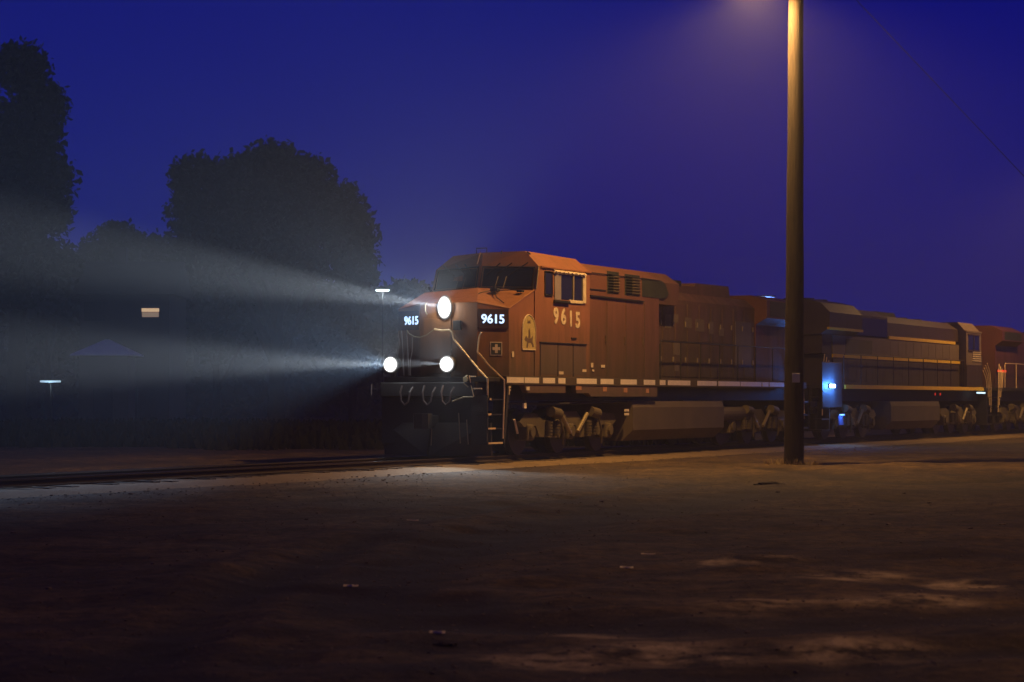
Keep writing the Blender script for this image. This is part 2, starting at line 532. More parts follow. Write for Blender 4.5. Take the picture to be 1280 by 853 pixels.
# the track: bed, ties, two rails
def make_track():
    root = empty('railway_track', world(0, 0, 0), RZ)
    root['kind'] = 'structure'
    ss = np.arange(-45, 78, 0.4)
    prof = [(-2.6, -0.05), (-1.9, 0.03), (-1.3, 0.055), (-0.75, 0.06), (0, 0.05), (0.75, 0.06), (1.3, 0.055), (1.9, 0.03), (2.6, -0.05)]
    vs, fs = [], []
    for s in ss:
        for v, z in prof:
            vs.append((s, -v, z + (0.025 * noise.noise(Vector((s * 1.3, v * 2.0, 9))) if abs(v) < 2.4 else 0)))
    k = len(prof)
    for j in range(len(ss) - 1):
        for i in range(k - 1):
            fs.append((j * k + i, (j + 1) * k + i, (j + 1) * k + i + 1, j * k + i + 1))
    me = bpy.data.meshes.new('track_bed')
    me.from_pydata(vs, [], fs)
    for p in me.polygons: p.use_smooth = True
    me.materials.append(mat('dusty_track_bed', (0.24, 0.165, 0.075), 0.9, 0, 0.4, 2.5, 0.9, 22))
    o = bpy.data.objects.new('track_bed', me); COL.objects.link(o); o.parent = root
    tie = None
    for i in range(72):
        s = -27 + i * 0.61
        if tie is None:
            tie = T().box(-0.11, 0.11, -1.28, 1.28, -0.06, 0.075, 0.012).build('tie', M['tie'], root)
            tt = tie
        else:
            tt = tie.copy(); COL.objects.link(tt); tt.parent = root
        tt.location = (s, random.uniform(-.03, .03), random.uniform(-0.02, 0.004))
    for v in (-0.755, 0.755):
        p = [(-0.07, 0.075), (0.07, 0.075), (0.07, 0.090), (0.012, 0.105), (0.012, 0.165), (0.036, 0.175), (0.036, 0.200), (-0.036, 0.200), (-0.036, 0.175), (-0.012, 0.165), (-0.012, 0.105), (-0.07, 0.090)]
        r_ = T().prism_x([(v + a, z) for a, z in p], -45, 78).build('rail', M['railside'], root)
        T().box(-45, 78, v - 0.030, v + 0.030, 0.2005, 0.2035).build('running_surface', M['railsteel'], r_)
make_track()

# loose stones over lot and track bed: nobody could count them
def make_gravel():
    base = bmesh.new()
    bmesh.ops.create_icosphere(base, subdivisions=1, radius=1)
    bv = np.array([v.co[:] for v in base.verts]); bf = np.array([[v.index for v in f.verts] for f in base.faces])
    base.free()
    V, F, off = [], [], 0
    n = 0
    while n < 9000:
        if n < 4600:
            s, v = random.uniform(-24, 30), random.gauss(0, 1.9)
            p = world(s, v)
            x, y = p.x, p.y
            if abs(abs(v) - 0.755) < 0.09: continue
            z = 0.05 * max(0, 1 - abs(v) / 2.3)
            r = random.uniform(0.008, 0.026) * (1 + (random.random() > .97) * .8)
        else:
            y = 9 + 46 * random.random() ** 1.2
            x = random.uniform(-0.225, 0.225) * y
            s, v = track_sv(x, y)
            if v < 1.6: continue
            z = ground_h(x, y)
            r = random.uniform(0.005, 0.016) * (1 + (random.random() > 0.985) * 1.2)
        q = bv * np.array([r * random.uniform(.8, 1.5), r * random.uniform(.8, 1.4), r * random.uniform(.22, .45)]) * rng.uniform(.8, 1.2, (len(bv), 1))
        a = random.uniform(0, 6.28)
        c_, s_ = math.cos(a), math.sin(a)
        q = np.stack([q[:, 0] * c_ - q[:, 1] * s_ + x, q[:, 0] * s_ + q[:, 1] * c_ + y, q[:, 2] + z + r * 0.2], 1)
        V.append(q); F.append(bf + off); off += len(bv)
        n += 1
    me = bpy.data.meshes.new('gravel')
    me.from_pydata(np.concatenate(V).tolist(), [], np.concatenate(F).tolist())
    me.materials.append(M['stone'])
    o = bpy.data.objects.new('gravel', me); COL.objects.link(o)
    tag(o, 'loose gravel stones scattered over the dirt lot and track', kind='stuff')
make_gravel()

# ------------------------------------------------------------------ shared railway parts
def bogie(root, axles, z=0.74, tone='bogie'):
    a0, a1 = axles[0], axles[-1]
    am = axles[1]
    b = empty('bogie', (am, 0, 0)); b.parent = root
    def L(s): return s - am
    for sg in (1, -1):
        v0, v1 = sorted((sg * 1.00, sg * 1.14))
        poly = [(L(a0) - .55, .98), (L(a0) - .30, 1.16), (L(a0) + .35, 1.18), (L(a0) + .75, 1.02), (-.75, 1.00), (-.42, 1.22), (.42, 1.22), (.75, 1.02), (L(a1) - .75, 1.02), (L(a1) - .35, 1.18), (L(a1) + .30, 1.16), (L(a1) + .55, .98),
                (L(a1) + .30, .86), (L(a1) - .36, .88), (L(a1) - .55, .62), (.62, .58), (.34, .88), (-.34, .88), (-.62, .58), (L(a0) + .55, .62), (L(a0) + .36, .88), (L(a0) - .30, .86)]
        sf = T().prism_y(poly, v0, v1).build('side_frame', M[tone], b)
        for k, a in enumerate(axles):
            o = T().box(L(a) - .19, L(a) + .19, sg * 1.05 - .13, sg * 1.05 + .13, z - .20, z + .18, .04)
            o.cyl((L(a), sg * 1.15, z), (L(a), sg * 1.24, z), .13, 16)
            o.build('axle_box', M[tone], b)
            w = T().cyl((L(a), sg * .70, z), (L(a), sg * .83, z), .535, 36)
            w.cyl((L(a), sg * .665, z), (L(a), sg * .70, z), .565, 36)
            w.cyl((L(a), sg * .83, z), (L(a), sg * .88, z), .20, 20)
            w.build('wheel', M['wheel'], b, True)
        # coil springs, brake gear and sloping rods between the axles
        for c in (L((a0 + axles[1]) / 2), L((axles[1] + a1) / 2)):
            for d in (-.22, .22):
                sp_ = T()
                for i in range(5):
                    sp_.cyl((c + d, sg * 1.20, .66 + i * .07), (c + d, sg * 1.20, .70 + i * .07), .10, 14)
                sp_.cyl((c + d, sg * 1.20, .64), (c + d, sg * 1.20, 1.0), .06, 10)
                sp_.build('coil_spring', M[tone], b)
            bc = T().cyl((c - .25, sg * 1.26, 1.22), (c + .25, sg * 1.26, 1.16), .13, 16)
            bc.tube([(c + .25, sg * 1.26, 1.16), (c + .55, sg * 1.25, .72), (c + .62, sg * 1.2, .42)], .028, 8)
            bc.build('brake_cylinder', M[tone], b)
        T().tube([(-.75, sg * 1.24, 1.14), (-.25, sg * 1.26, .70)], .05, 8).build('damper', M['slat'], b)
        T().tube([(.25, sg * 1.24, .72), (.8, sg * 1.26, 1.16)], .05, 8).build('damper', M['slat'], b)
    ax = T()
    for a in axles: ax.cyl((L(a), -.7, z), (L(a), .7, z), .10, 14)
    ax.build('axle', M['wheel'], b)
    T().box(L(a0) - .3, L(a1) + .3, -.6, .6, .55, 1.05).build('traction_motor', M['black'], b)
    return b

def coupler(root, s, d, z=1.02):
    """knuckle coupler pointing along d (+1/-1)"""
    c = T().box(min(s, s + d * .55), max(s, s + d * .55), -.11, .11, z - .13, z + .13, .03)
    c.prism_z([(s + d * .5, -.2), (s + d * .5, .2), (s + d * .78, .24), (s + d * .86, .12), (s + d * .70, .05), (s + d * .72, -.16), (s + d * .62, -.22)], z - .17, z + .17)
    return c.build('coupler', M['frame'], root)

def walkway_rail(root, s0, s1, v, z0, z1, m, step=1.55):
    h = T()
    h.tube([(s0, v, z0), (s0, v, z1 - .08), (s0 + .08, v, z1), (s1 - .08, v, z1), (s1, v, z1 - .08), (s1, v, z0)], .019, 8)
    n_ = max(1, int(round((s1 - s0) / step)))
    for i in range(1, n_):
        q = s0 + (s1 - s0) * i / n_
        h.tube([(q, v, z0), (q, v, z1)], .016, 6)
    return h.build('handrail', m, root)

# ------------------------------------------------------------------ leading locomotive
def leading_locomotive():
    root = empty('locomotive', world(0, 0, 0), RZ)
    tag(root, 'dirty red freight locomotive leading the train, headlights blazing, 9615 on its cab', 'locomotive')
    H = 1.44
    # underframe and platforms
    u = T().box(.95, 22.4, -1.05, 1.05, 1.48, 2.0)
    u.box(.30, 23.2, -1.30, 1.30, 1.90, 2.02, .02)
    u.box(2.3, 22.6, -1.42, -1.30, 1.84, 2.03)
    u.build('underframe', M['frame'], root)
    sill = T().box(1.05, 22.9, 1.302, 1.452, 1.84, 2.04, .01).build('side_sill', M['red_hood'], root)
    for a, b in [(1.07, 1.99), (2.03, 2.84), (3.06, 3.76), (3.95, 4.37), (5.05, 6.29), (6.54, 7.37), (7.84, 8.92), (9.41, 10.2), (10.54, 10.94), (11.12, 12.79), (13.34, 14.86), (14.99, 16.78), (16.84, 18.66), (18.73, 19.3), (19.38, 20.71), (21.1, 22.4)]:
        T().box(a, b, 1.450, 1.458, 1.885, 2.015).build('reflective_stripe', M['pale'], sill)
    sk = T().prism_y([(2.03, 1.838), (4.42, 1.838), (4.42, 1.66), (2.25, 1.66)], 1.30, 1.436)
    sk.prism_y([(5.05, 1.838), (10.4, 1.838), (10.4, 1.58), (5.98, 1.58), (5.83, 1.66), (5.08, 1.66)], 1.30, 1.436)
    sk.build('side_skirt', M['skirt'], root)
    om = mat('faded_orange_marking', (0.50, 0.24, 0.10), .6)
    for s, z, w_, h_ in [(5.2, 1.78, .17, .09), (6.85, 1.76, .12, .11), (8.2, 1.74, .11, .11), (9.7, 1.73, .10, .11)]:
        T().box(s - w_, s + w_, 1.437, 1.444, z - h_ / 2, z + h_ / 2).build('lift_marking', om, root)
    # inspection tags low on the electrical cabinet and cab
    for s, z, w_, h_ in [(4.15, 2.14, .13, .07), (6.03, 2.35, .07, .11), (6.72, 2.33, .12, .07), (5.55, 2.21, .12, .06), (1.42, 2.54, .05, .13), (6.1, 2.22, .06, .05)]:
        T().box(s - w_, s + w_, 1.441, 1.447, z - h_ / 2, z + h_ / 2).build('cab_placard', M['cream'], root)

    # nose: wide, chamfered corners, top rising to the windshields
    n_ = T()
    bot = [(2.60, 1.43, 2.04), (1.24, 1.43, 2.04), (.56, .95, 2.04), (.56, -.50, 2.04), (.95, -1.27, 2.04), (2.60, -1.43, 2.04)]
    top = [(2.60, 1.43, 4.05), (1.24, 1.43, 3.58), (.56, .95, 3.71), (.56, -.50, 3.71), (.95, -1.27, 3.60), (2.60, -1.43, 4.05)]
    n_.hull_faces([bot, top], caps=False)
    tv = [n_.bm.verts.new(n_.P(p)) for p in top]
    c1 = n_.bm.verts.new(n_.P((2.55, 0, 4.14)))
    for i in range(5): n_.bm.faces.new((tv[i], tv[i + 1], c1))
    n_.bm.faces.new((tv[5], tv[0], c1))
    nose = n_.build('nose', M['red'], root)
    T().box(.535, .56, -.42, .30, 2.10, 3.35, .01).build('nose_door', M['red'], nose)
    # raised lip along the nose edges
    T().tube([(.58, -.50, 3.70), (.58, .95, 3.70), (1.25, 1.42, 3.58), (2.60, 1.43, 4.05)], .022, 8).build('edge_trim', M['red'], nose)
    # cab
    c = T()
    r0 = [(2.58, .02, 2.045), (2.62, H, 2.045), (5.90, H, 2.045), (5.90, -H, 2.045), (2.95, -H, 2.045)]
    r1 = [(2.56, .02, 4.14), (2.64, H, 4.06), (5.90, H, 4.06), (5.90, -H, 4.06), (2.98, -H, 4.06)]
    r2 = [(2.72, .02, 4.68), (2.82, H, 4.64), (5.90, H, 4.64), (5.90, -H, 4.64), (3.22, -H, 4.62)]
    r3 = [(2.80, .02, 4.98), (2.92, 1.06, 5.00), (5.98, 1.02, 4.97), (5.98, -1.02, 4.95), (3.30, -1.02, 4.95)]
    c.hull_faces([r0, r1, r2, r3])
    cab = c.build('cab', M['red'], root)
    # eaves and roof seam
    T().box(2.95, 5.95, 1.42, 1.475, 4.60, 4.645, .01).build('rain_gutter', M['red'], cab)
    T().tube([(2.80, -.05, 5.0), (2.62, -.05, 4.70)], .012, 6).build('roof_seam', M['red_hood'], cab)
    T().tube([(2.70, .55, 5.0), (2.69, .55, 4.93)], .02, 6).build('roof_grab_iron', M['black'], cab)
    T().tube([(3.0, -.25, 4.97), (3.0, -.25, 5.10), (3.0, .02, 5.10), (3.0, .02, 4.98)], .014, 6).build('roof_grab_iron', M['black'], cab)
    T().tube([(2.95, 1.10, 4.98), (2.90, 1.20, 4.92)], .018, 6).build('roof_grab_iron', M['black'], cab)
    T().tube([(2.80, 1.46, 4.62), (2.66, 1.46, 4.08)], .016, 6).build('pillar_grab_iron', M['slat'], cab)
    def wpt(v, z):      # point on the near windshield plane
        k = (z - 4.10) / .56
        f_ = v / H
        return Vector(((2.56 + .08 * f_) + (.16 + .02 * f_) * k - .006, v, z))
    def wpt2(v, z):
        k = (z - 4.10) / .56
        f_ = -v / H
        return Vector(((2.56 + .42 * f_) + (.16 + .08 * f_) * k - .006, v, z))
    for fn, a, b in ((wpt, .10, 1.34), (wpt2, -.10, -1.30)):
        ws = T().slab([fn(a, 4.17), fn(b, 4.14), fn(b, 4.58), fn(a, 4.60)], .012).build('windshield', M['glass'], root)
        fr = T()
        e_ = .045
        q = [fn(a - math.copysign(e_, b), 4.135), fn(b + math.copysign(e_, b), 4.105), fn(b + math.copysign(e_, b), 4.60), fn(a - math.copysign(e_, b), 4.64)]
        fr.tube(q + [q[0]], .022, 6)
        fr.build('windshield_frame', M['black'], ws)
        T().tube([fn(a, 4.53), fn(b, 4.50)], .012, 6).build('sun_visor', M['frame'], ws)
        w_ = T()
        for c0, c1_ in ((.18, .50), (.42, .80), (.78, 1.20)):
            c0, c1_ = math.copysign(c0, b), math.copysign(c1_, b)
            p0, p1 = fn(c0, 4.44), fn(c1_, 4.72)
            p0.x -= .03; p1.x -= .03
            w_.tube([p0, p1], .015, 6)
        w_.build('wiper', M['black'], ws)
        w2 = T()
        for cc in (.45, .66):
            cc = math.copysign(cc, b)
            p = fn(cc, 4.12); p.x -= .05
            w2.tube([p, fn(cc + .04, 4.40) + Vector((-.03, 0, 0))], .008, 5)
        w2.build('wiper_arm', M['slat'], ws)
    # wiper motor with hoses on top of the nose
    wm = T().box(2.15, 2.32, .50, .70, 4.02, 4.10, .02).cyl((2.2, .6, 4.08), (2.2, .6, 4.17), .04, 10)
    wm.tube([(2.22, .52, 4.05), (1.9, .38, 3.99), (1.6, .45, 3.92)], .014, 6).tube([(2.22, .68, 4.05), (2.28, 1.0, 4.06), (2.3, 1.25, 4.04)], .014, 6)
    wm.tube([(2.2, .6, 4.03), (1.7, .9, 3.86), (1.45, 1.2, 3.72)], .012, 6)
    wm.build('wiper_motor', M['black'], nose)
    T().box(2.22, 2.36, 1.16, 1.30, 4.00, 4.05, .01).build('washer_nozzle', M['black'], nose)
    # the side: narrow quarter window, then the sliding window in its pale frame
    sw = T().box(3.20, 3.61, 1.436, 1.448, 3.97, 4.52, .03).build('quarter_window', M['glass'], root)
    T().tube([(3.19, 1.452, 3.96), (3.62, 1.452, 3.96), (3.62, 1.452, 4.53), (3.19, 1.452, 4.53), (3.19, 1.452, 3.96)], .018, 6).build('quarter_window_frame', M['black'], sw)
    sl = T().box(3.80, 5.46, 1.436, 1.446, 3.90, 4.50).build('side_window', M['glass'], root)
    fr = T().box(3.70, 5.60, 1.44, 1.475, 4.50, 4.585, .008).box(5.43, 5.60, 1.44, 1.475, 3.85, 4.4975, .008).box(4.62, 5.4275, 1.44, 1.47, 3.83, 3.905, .008)
    fr.build('window_frame', M['cream'], sl)
    sh = T().box(3.72, 5.5, 1.476, 1.50, 4.545, 4.556)
    for i in range(8):
        a = 3.74 + i * .235
        sh.box(a, a + .13, 1.476, 1.52, 4.53, 4.56)
    sh.build('awning', M['pale'], sl)
    T().box(4.82, 4.90, 1.446, 1.462, 3.905, 4.498).build('window_bar', M['slat'], sl)
    T().box(3.74, 4.12, 1.449, 1.461, 3.88, 4.495, .004).build('wind_deflector', M['glass2'], sl)
    T().box(3.68, 4.60, 1.44, 1.50, 3.80, 3.87, .02).build('arm_rest', M['black'], sl)
    # crest, road number, first-aid cross, door panels
    cr_ = T()
    pts = [(1.93, 2.66), (2.67, 2.66)] + [(2.30 + .37 * math.cos(a), 3.10 + .37 * math.sin(a)) for a in np.linspace(0, math.pi, 15)]
    cr_.prism_y(pts, 1.434, 1.442)
    crest = cr_.build('crest', M['gold'], root)
    T().tube([(p[0], 1.443, p[1]) for p in pts + [pts[0]]], .014, 5).build('crest_border', M['cream'], crest)
    cf = T()
    # rearing rider and animal silhouette inside the crest, plain shapes
    cf.prism_y([(2.05, 2.90), (2.14, 2.98), (2.24, 2.92), (2.42, 2.93), (2.52, 2.99), (2.50, 2.86), (2.58, 2.74), (2.50, 2.72), (2.42, 2.82), (2.28, 2.82), (2.22, 2.70), (2.16, 2.71), (2.19, 2.84), (2.10, 2.86)], 1.442, 1.446)
    cf.prism_y([(2.28, 2.93), (2.38, 2.94), (2.36, 3.10), (2.32, 3.16), (2.28, 3.10)], 1.442, 1.447)
    cf.prism_y([(2.20, 3.27), (2.40, 3.27), (2.36, 3.36), (2.30, 3.30), (2.24, 3.36)], 1.442, 1.446)
    cf.build('crest_figure', M['crestfig'], crest)
    for ch, s, z in (('9', 3.84, 3.475), ('6', 4.28, 3.475), ('1', 4.72, 3.435), ('5', 5.14, 3.415)):
        text('road_number', ch, .52, M['cream'], root, (s, -1.446, z), (1, 0, 0), (0, 0, 1), .004, 0.0, 1.12, .022)
    # first aid cross on the chamfer: local frame of that face
    A, B = Vector((1.24, 1.43, 0)), Vector((.56, .95, 0))
    ch_dir = (A - B).normalized()
    ch_n = Vector((-ch_dir.y, ch_dir.x, 0))       # outwards in (s, v)
    def ch(q, z, out=0.0):
        p = B + ch_dir * q + ch_n * out
        return (p.x, p.y, z)
    Lc = (A - B).length
    def chslab(m_, name, q0, q1, z0, z1, o0, o1, par):
        b_ = T().hull_faces([[ch(q0, z0, o) , ch(q1, z0, o), ch(q1, z1, o), ch(q0, z1, o)] for o in (o0, o1)])
        return b_.build(name, m_, par)
    q0, z0 = .49, 2.66
    pl = chslab(M['cream'], 'first_aid_sign', q0 - .155, q0 + .155, z0 - .155, z0 + .155, .0, .008, root)
    chslab(mat('green_sign_paint', (.05, .06, .04), .6), 'sign_field', q0 - .135, q0 + .135, z0 - .135, z0 + .135, .008, .011, pl)
    cx = T().hull_faces([[ch(q0 - .10, z0 - .035, o), ch(q0 + .10, z0 - .035, o), ch(q0 + .10, z0 + .035, o), ch(q0 - .10, z0 + .035, o)] for o in (.010, .015)])
    cx.hull_faces([[ch(q0 - .035, z0 - .10, o), ch(q0 + .035, z0 - .10, o), ch(q0 + .035, z0 + .10, o), ch(q0 - .035, z0 + .10, o)] for o in (.010, .0155)])
    cx.build('cross', M['cream'], pl)
    # number boards on both chamfers
    nb = chslab(M['nb'], 'number_board', .02, Lc - .03, 3.12, 3.56, -.004, .02, root)
    mid = ch(Lc / 2 - .02, 3.325, .026)
    text('digits', '9615', .28, M['digits'], nb, (mid[0], -mid[1], mid[2]), (ch_dir.x, -ch_dir.y, 0), (0, 0, 1), .003, 0, 1.1, .007)
    A2, B2 = Vector((.95, -1.27, 0)), Vector((.56, -.50, 0))
    d2_ = (A2 - B2).normalized()
    n2_ = Vector((d2_.y, -d2_.x, 0))
    L2 = (A2 - B2).length
    def ch2(q, z, out):
        p = B2 + d2_ * q + n2_ * out
        return (p.x, p.y, z)
    nb2 = T().hull_faces([[ch2(.03, 3.10, o), ch2(L2 - .03, 3.10, o), ch2(L2 - .03, 3.54, o), ch2(.03, 3.54, o)] for o in (-.004, .02)]).build('number_board', M['nb'], root)
    mid = ch2(L2 / 2 - .12, 3.31, .026)
    text('digits', '9615', .265, M['digits'], nb2, (mid[0], -mid[1], mid[2]), (-d2_.x, d2_.y, 0), (0, 0, 1), .003, 0, 1.05, .007)
    # door seams low on the cab side
    ds = T().box(2.90, 5.68, 1.44, 1.462, 2.83, 2.86).box(2.92, 2.945, 1.44, 1.452, 2.06, 2.8275).box(3.94, 3.965, 1.44, 1.452, 2.06, 2.8275).box(4.85, 4.87, 1.44, 1.452, 2.06, 2.8275).box(4.75, 5.05, 1.44, 1.46, 2.96, 3.0)
    ds.build('door_seam', M['black'], cab)
    T().box(2.95, 5.66, 1.436, 1.443, 2.10, 2.825).build('equipment_door', paint('grimy_door_paint', (.15, .085, .05), (.08, .06, .036), 2.0, 3.1, .9), cab)

    # headlight pair in the nose
    hl = T().box(.53, .56, -.04, .30, 3.36, 3.70, .02).build('headlight', M['red'], root)
    ln = T()
    ln.hull_faces([[(o, .195 * math.cos(k) * q_, .28 * math.sin(k) * q_) for k in np.linspace(0, 2 * math.pi, 33)[:-1]] for o, q_ in ((.02, 1.0), (-.01, .94), (-.025, .5))])
    lo_ = ln.build('lens', M['lens_pair'], hl, True)
    lo_.location = (.505, -.15, 3.60)
    lamp('headlight_beam', 'SPOT', hl, (.42, -.13, 3.62), BEAM_W, (.82, .92, 1.0), (-1, -.13, .012), R(5.4), 1.0, .025)
    lamp('headlight_bloom_light', 'POINT', hl, (.36, -.15, 3.60), 17, (.9, .95, 1.0), radius=.06)  # added point lamp, lights the nose paint to imitate bloom
    lamp('headlight_spill', 'SPOT', hl, (.42, -.13, 3.62), SPILL_W, (.40, .64, 1.0), (-1, .05, .02), R(46), 1.0, .06)
    lamp('headlight_glow', 'SPOT', hl, (.40, -.13, 3.62), GLOW_W * 1.5, (.80, .90, 1.0), (-.8, 0, 1), R(112), .4, .09)
    for v, nm in ((-.97, 0), (.46, 1)):
        dl = T().cyl((.03, v, 2.30), (.16, v, 2.30), .19, 28).box(.10, .2, v - .05, v + .05, 2.02, 2.2).build('ditch_light', M['black'], root)
        lo_ = T().hull_faces([[(o, .195 * math.cos(k) * q_, .195 * math.sin(k) * q_) for k in np.linspace(0, 2 * math.pi, 33)[:-1]] for o, q_ in ((.02, 1.0), (-.01, .94), (-.025, .5))]).build('lens', M['lens'], dl, True)
        lo_.location = (.0, -v, 2.30)
        lamp('ditch_light_beam', 'SPOT', dl, (-.08, -v, 2.30), BEAM_W * (.8 if nm == 0 else .35), (.82, .92, 1.0), (-1, -.13, -.006), R(5.4), 1.0, .025)
        if nm == 0: lamp('ditch_light_spill', 'SPOT', dl, (-.08, -v, 2.30), SPILL_W, (.40, .64, 1.0), (-1, .05, .04), R(40), 1.0, .06)
        lamp('ditch_light_glow', 'SPOT', dl, (-.10, -v, 2.30), GLOW_W, (.80, .90, 1.0), (-.8, 0, 1), R(112), .4, .08)
        lamp('ditch_light_bloom_light', 'POINT', dl, (-.10, -v, 2.32), 16, (.9, .95, 1.0), radius=.06)  # added point lamp, imitates bloom round the ditch light
        if nm: lamp('ditch_light_pool', 'SPOT', dl, (-.10, -v, 2.30), 850, (.82, .92, 1.0), (-4.2, -2.6, -2.2), R(50), 1.0, .08)
    # class-light bracket by the headlight
    T().box(.50, .555, .36, .56, 3.08, 3.30, .01).build('bracket', M['frame'], root)
    T().tube([(.50, -.30, 3.45), (.42, -.30, 3.52), (.42, -.30, 3.66), (.5, -.30, 3.72)], .018, 6).build('nose_grab_iron', M['slat'], root)

    # front end: anticlimber, pilot, snow plow, stairs, hoses, coupler
    T().box(.10, .95, -1.30, 1.12, 1.56, 1.90, .03).build('anticlimber', M['black'], root)
    T().box(.30, .50, -1.36, 1.16, .50, 1.56, .02).build('pilot_plate', M['black'], root)
    pw = T()
    pw.hull_faces([[(-.05, .02, .24), (.45, 1.36, .24), (.52, 1.36, .24), (.05, 0, .24)], [(.16, .02, .98), (.40, 1.36, .98), (.47, 1.36, .98), (.24, 0, .98)]])
    pw.hull_faces([[(-.05, -.02, .24), (.45, -1.36, .24), (.52, -1.36, .24), (.05, 0, .24)], [(.16, -.02, .98), (.40, -1.36, .98), (.47, -1.36, .98), (.24, 0, .98)]])
    pw.build('snow_plow', M['frame'], root)
    coupler(root, .30, -1)
    st = T().box(.16, .20, 1.0, 1.40, .48, 1.60).prism_y([(.95, .50), (1.02, .50), (1.30, 1.84), (1.16, 1.84)], 1.10, 1.43)
    st.build('step_frame', M['frame'], root)
    for z, a in ((.53, .14), (.86, .13), (1.18, .12), (1.52, .20)):
        stp = T().box(a, .96, 1.10, 1.42, z - .03, z).build('step', M['black'], root)
        T().box(a + .02, (.90 if z < .6 else .52 if z < 1 else .30), 1.421, 1.432, z - .028, z + .012).build('step_edge', M['rail_yellow'], stp)
    T().box(.12, .16, 1.30, 1.40, .56, .86).build('step_side', M['frame'], root)
    # yellow end handrails
    T().tube([(.35, 1.16, 3.02), (.36, 1.11, 2.95), (.35, 1.09, 2.85), (.35, 1.06, 2.58), (.62, 1.24, 2.25), (.95, 1.44, 1.95), (.96, 1.44, 1.68), (.86, 1.45, .62)], .019, 8).build('stair_handrail', M['rail_yellow'], root)
    T().tube([(.25, .02, 3.10), (.25, .20, 3.07), (.25, .40, 3.08), (.25, .47, 3.02), (.25, .51, 2.87), (.25, .97, 2.36), (.25, 1.19, 2.13), (.25, 1.36, 1.97), (.25, 1.36, 1.54), (.25, 1.30, 1.46)], .021, 8).build('stair_handrail', M['rail_yellow'], root)
    for pts in ([(-.92, 3.04), (-.88, 2.82), (-.96, 2.45), (-.96, 2.05)], [(-.82, 3.07), (-.76, 2.05)], [(-.69, 3.09), (-.63, 2.05)], [(-.55, 2.92), (-.55, 2.59), (-.60, 2.40), (-.60, 2.05)]):
        T().tube([(.25, v, z) for v, z in pts], .015, 6).build('end_rail', M['rubber'], root)
    T().tube([(.25, v, z) for v, z in [(-.69, 3.09), (-.62, 3.0), (-.50, 2.94), (-.35, 2.92), (-.18, 2.97), (.02, 3.10)]], .010, 6).build('safety_chain', M['slat'], root)
    for v0 in (-.62, -.05, .42):
        T().tube([(-.02, v0 - .04, 1.82), (-.08, v0 - .06, 1.66), (-.09, v0 - .03, 1.47), (-.09, v0 + .06, 1.38), (-.09, v0 + .15, 1.45), (-.06, v0 + .18, 1.66), (.02, v0 + .22, 1.78)], .022, 8).build('air_hose', M['rubber'], root)
    T().tube([(.08, -1.5, 1.86), (.06, -1.5, 1.60)], .016, 6).build('corner_grab_iron', M['rubber'], root)
    T().tube([(.10, .55, 1.46), (.05, .86, 1.56), (.05, 1.10, 1.56)], .016, 6).tube([(.08, .72, 1.2), (.0, .80, .52)], .014, 6).tube([(.08, .92, 1.05), (.0, 1.0, .50)], .014, 6).build('uncoupling_lever', M['slat'], root)
    T().tube([(.05, .06, 1.15), (.02, .07, .8), (.03, .05, .45)], .014, 6).build('coupler_chain', M['slat'], root)
    ld = T().tube([(.12, .96, 2.04), (.10, 1.09, 1.57)], .013, 6).box(.10, .13, .99, 1.13, 2.01, 2.035).box(.10, .13, 1.05, 1.28, 1.735, 1.765)
    ld.build('end_ladder', M['rail_yellow'], root)
    T().tube([(.10, .93, 2.05), (.08, .84, 1.98), (.08, .86, 1.86), (.10, .95, 1.78)], .014, 6).cyl((.06, .90, 1.96), (.10, .90, 1.96), .06, 12).build('jumper_cable', M['slat'], root)
    text('end_marking', 'F', .26, M['cream'], root, (1.24, -1.446, 1.70), (1, 0, 0), (0, 0, 1), .003, .008)

    # full width electrical cabinet behind the cab, vents under the roof
    ec = T()
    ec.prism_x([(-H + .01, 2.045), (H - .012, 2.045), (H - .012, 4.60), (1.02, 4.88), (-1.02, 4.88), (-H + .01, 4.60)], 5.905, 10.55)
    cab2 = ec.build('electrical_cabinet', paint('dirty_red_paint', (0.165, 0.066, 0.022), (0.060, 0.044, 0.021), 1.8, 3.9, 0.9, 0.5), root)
    T().box(5.92, 10.54, 1.43, 1.45, 4.615, 4.64).box(5.92, 6.95, 1.428, 1.442, 4.205, 4.235).prism_y([(5.92, 4.075), (9.4, 4.055), (9.4, 4.02), (5.92, 4.04)], 1.42, 1.47).build('panel_seam', M['black'], cab2)
    for a in (7.0, 8.25, 9.5):
        T().box(a, a + .02, 1.425, 1.440, 2.10, 3.98).build('door_seam', M['red_hood'], cab2)
        T().box(a - .12, a - .07, 1.425, 1.455, 2.9, 3.1).build('latch', M['red_hood'], cab2)
    for a, b in ((7.02, 7.78), (8.18, 9.18)):
        vt = T().box(a, b, 1.428, 1.436, 4.16, 4.72 if a < 8 else 4.70).build('vent', M['grille'], root)
        sl_ = T()
        for i in range(6):
            z = 4.20 + i * .072
            sl_.slab([(a + (b - a) * .45, 1.440, z), (b - .03, 1.440, z), (b - .03, 1.475, z + .035), (a + (b - a) * .45, 1.475, z + .035)], .006)
        sl_.build('vent_slat', M['slat'], vt)
        s3 = T()
        for i in range(7):
            z = 4.19 + i * .07
            s3.slab([(a + .03, 1.440, z), (a + (b - a) * .43, 1.440, z), (a + (b - a) * .43, 1.465, z + .035), (a + .03, 1.465, z + .035)], .006)
        s3.build('vent_slat', M['grille'], vt)
    # overhanging dynamic brake box
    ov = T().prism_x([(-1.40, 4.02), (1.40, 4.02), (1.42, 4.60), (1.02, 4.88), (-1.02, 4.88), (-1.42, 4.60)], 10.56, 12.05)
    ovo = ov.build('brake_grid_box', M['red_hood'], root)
    T().prism_y([(9.35, 4.17), (10.95, 4.17), (11.25, 4.30), (11.0, 4.56), (10.7, 4.64), (9.35, 4.66)], 1.424, 1.438).build('brake_grid_grille', M['grille'], ovo)
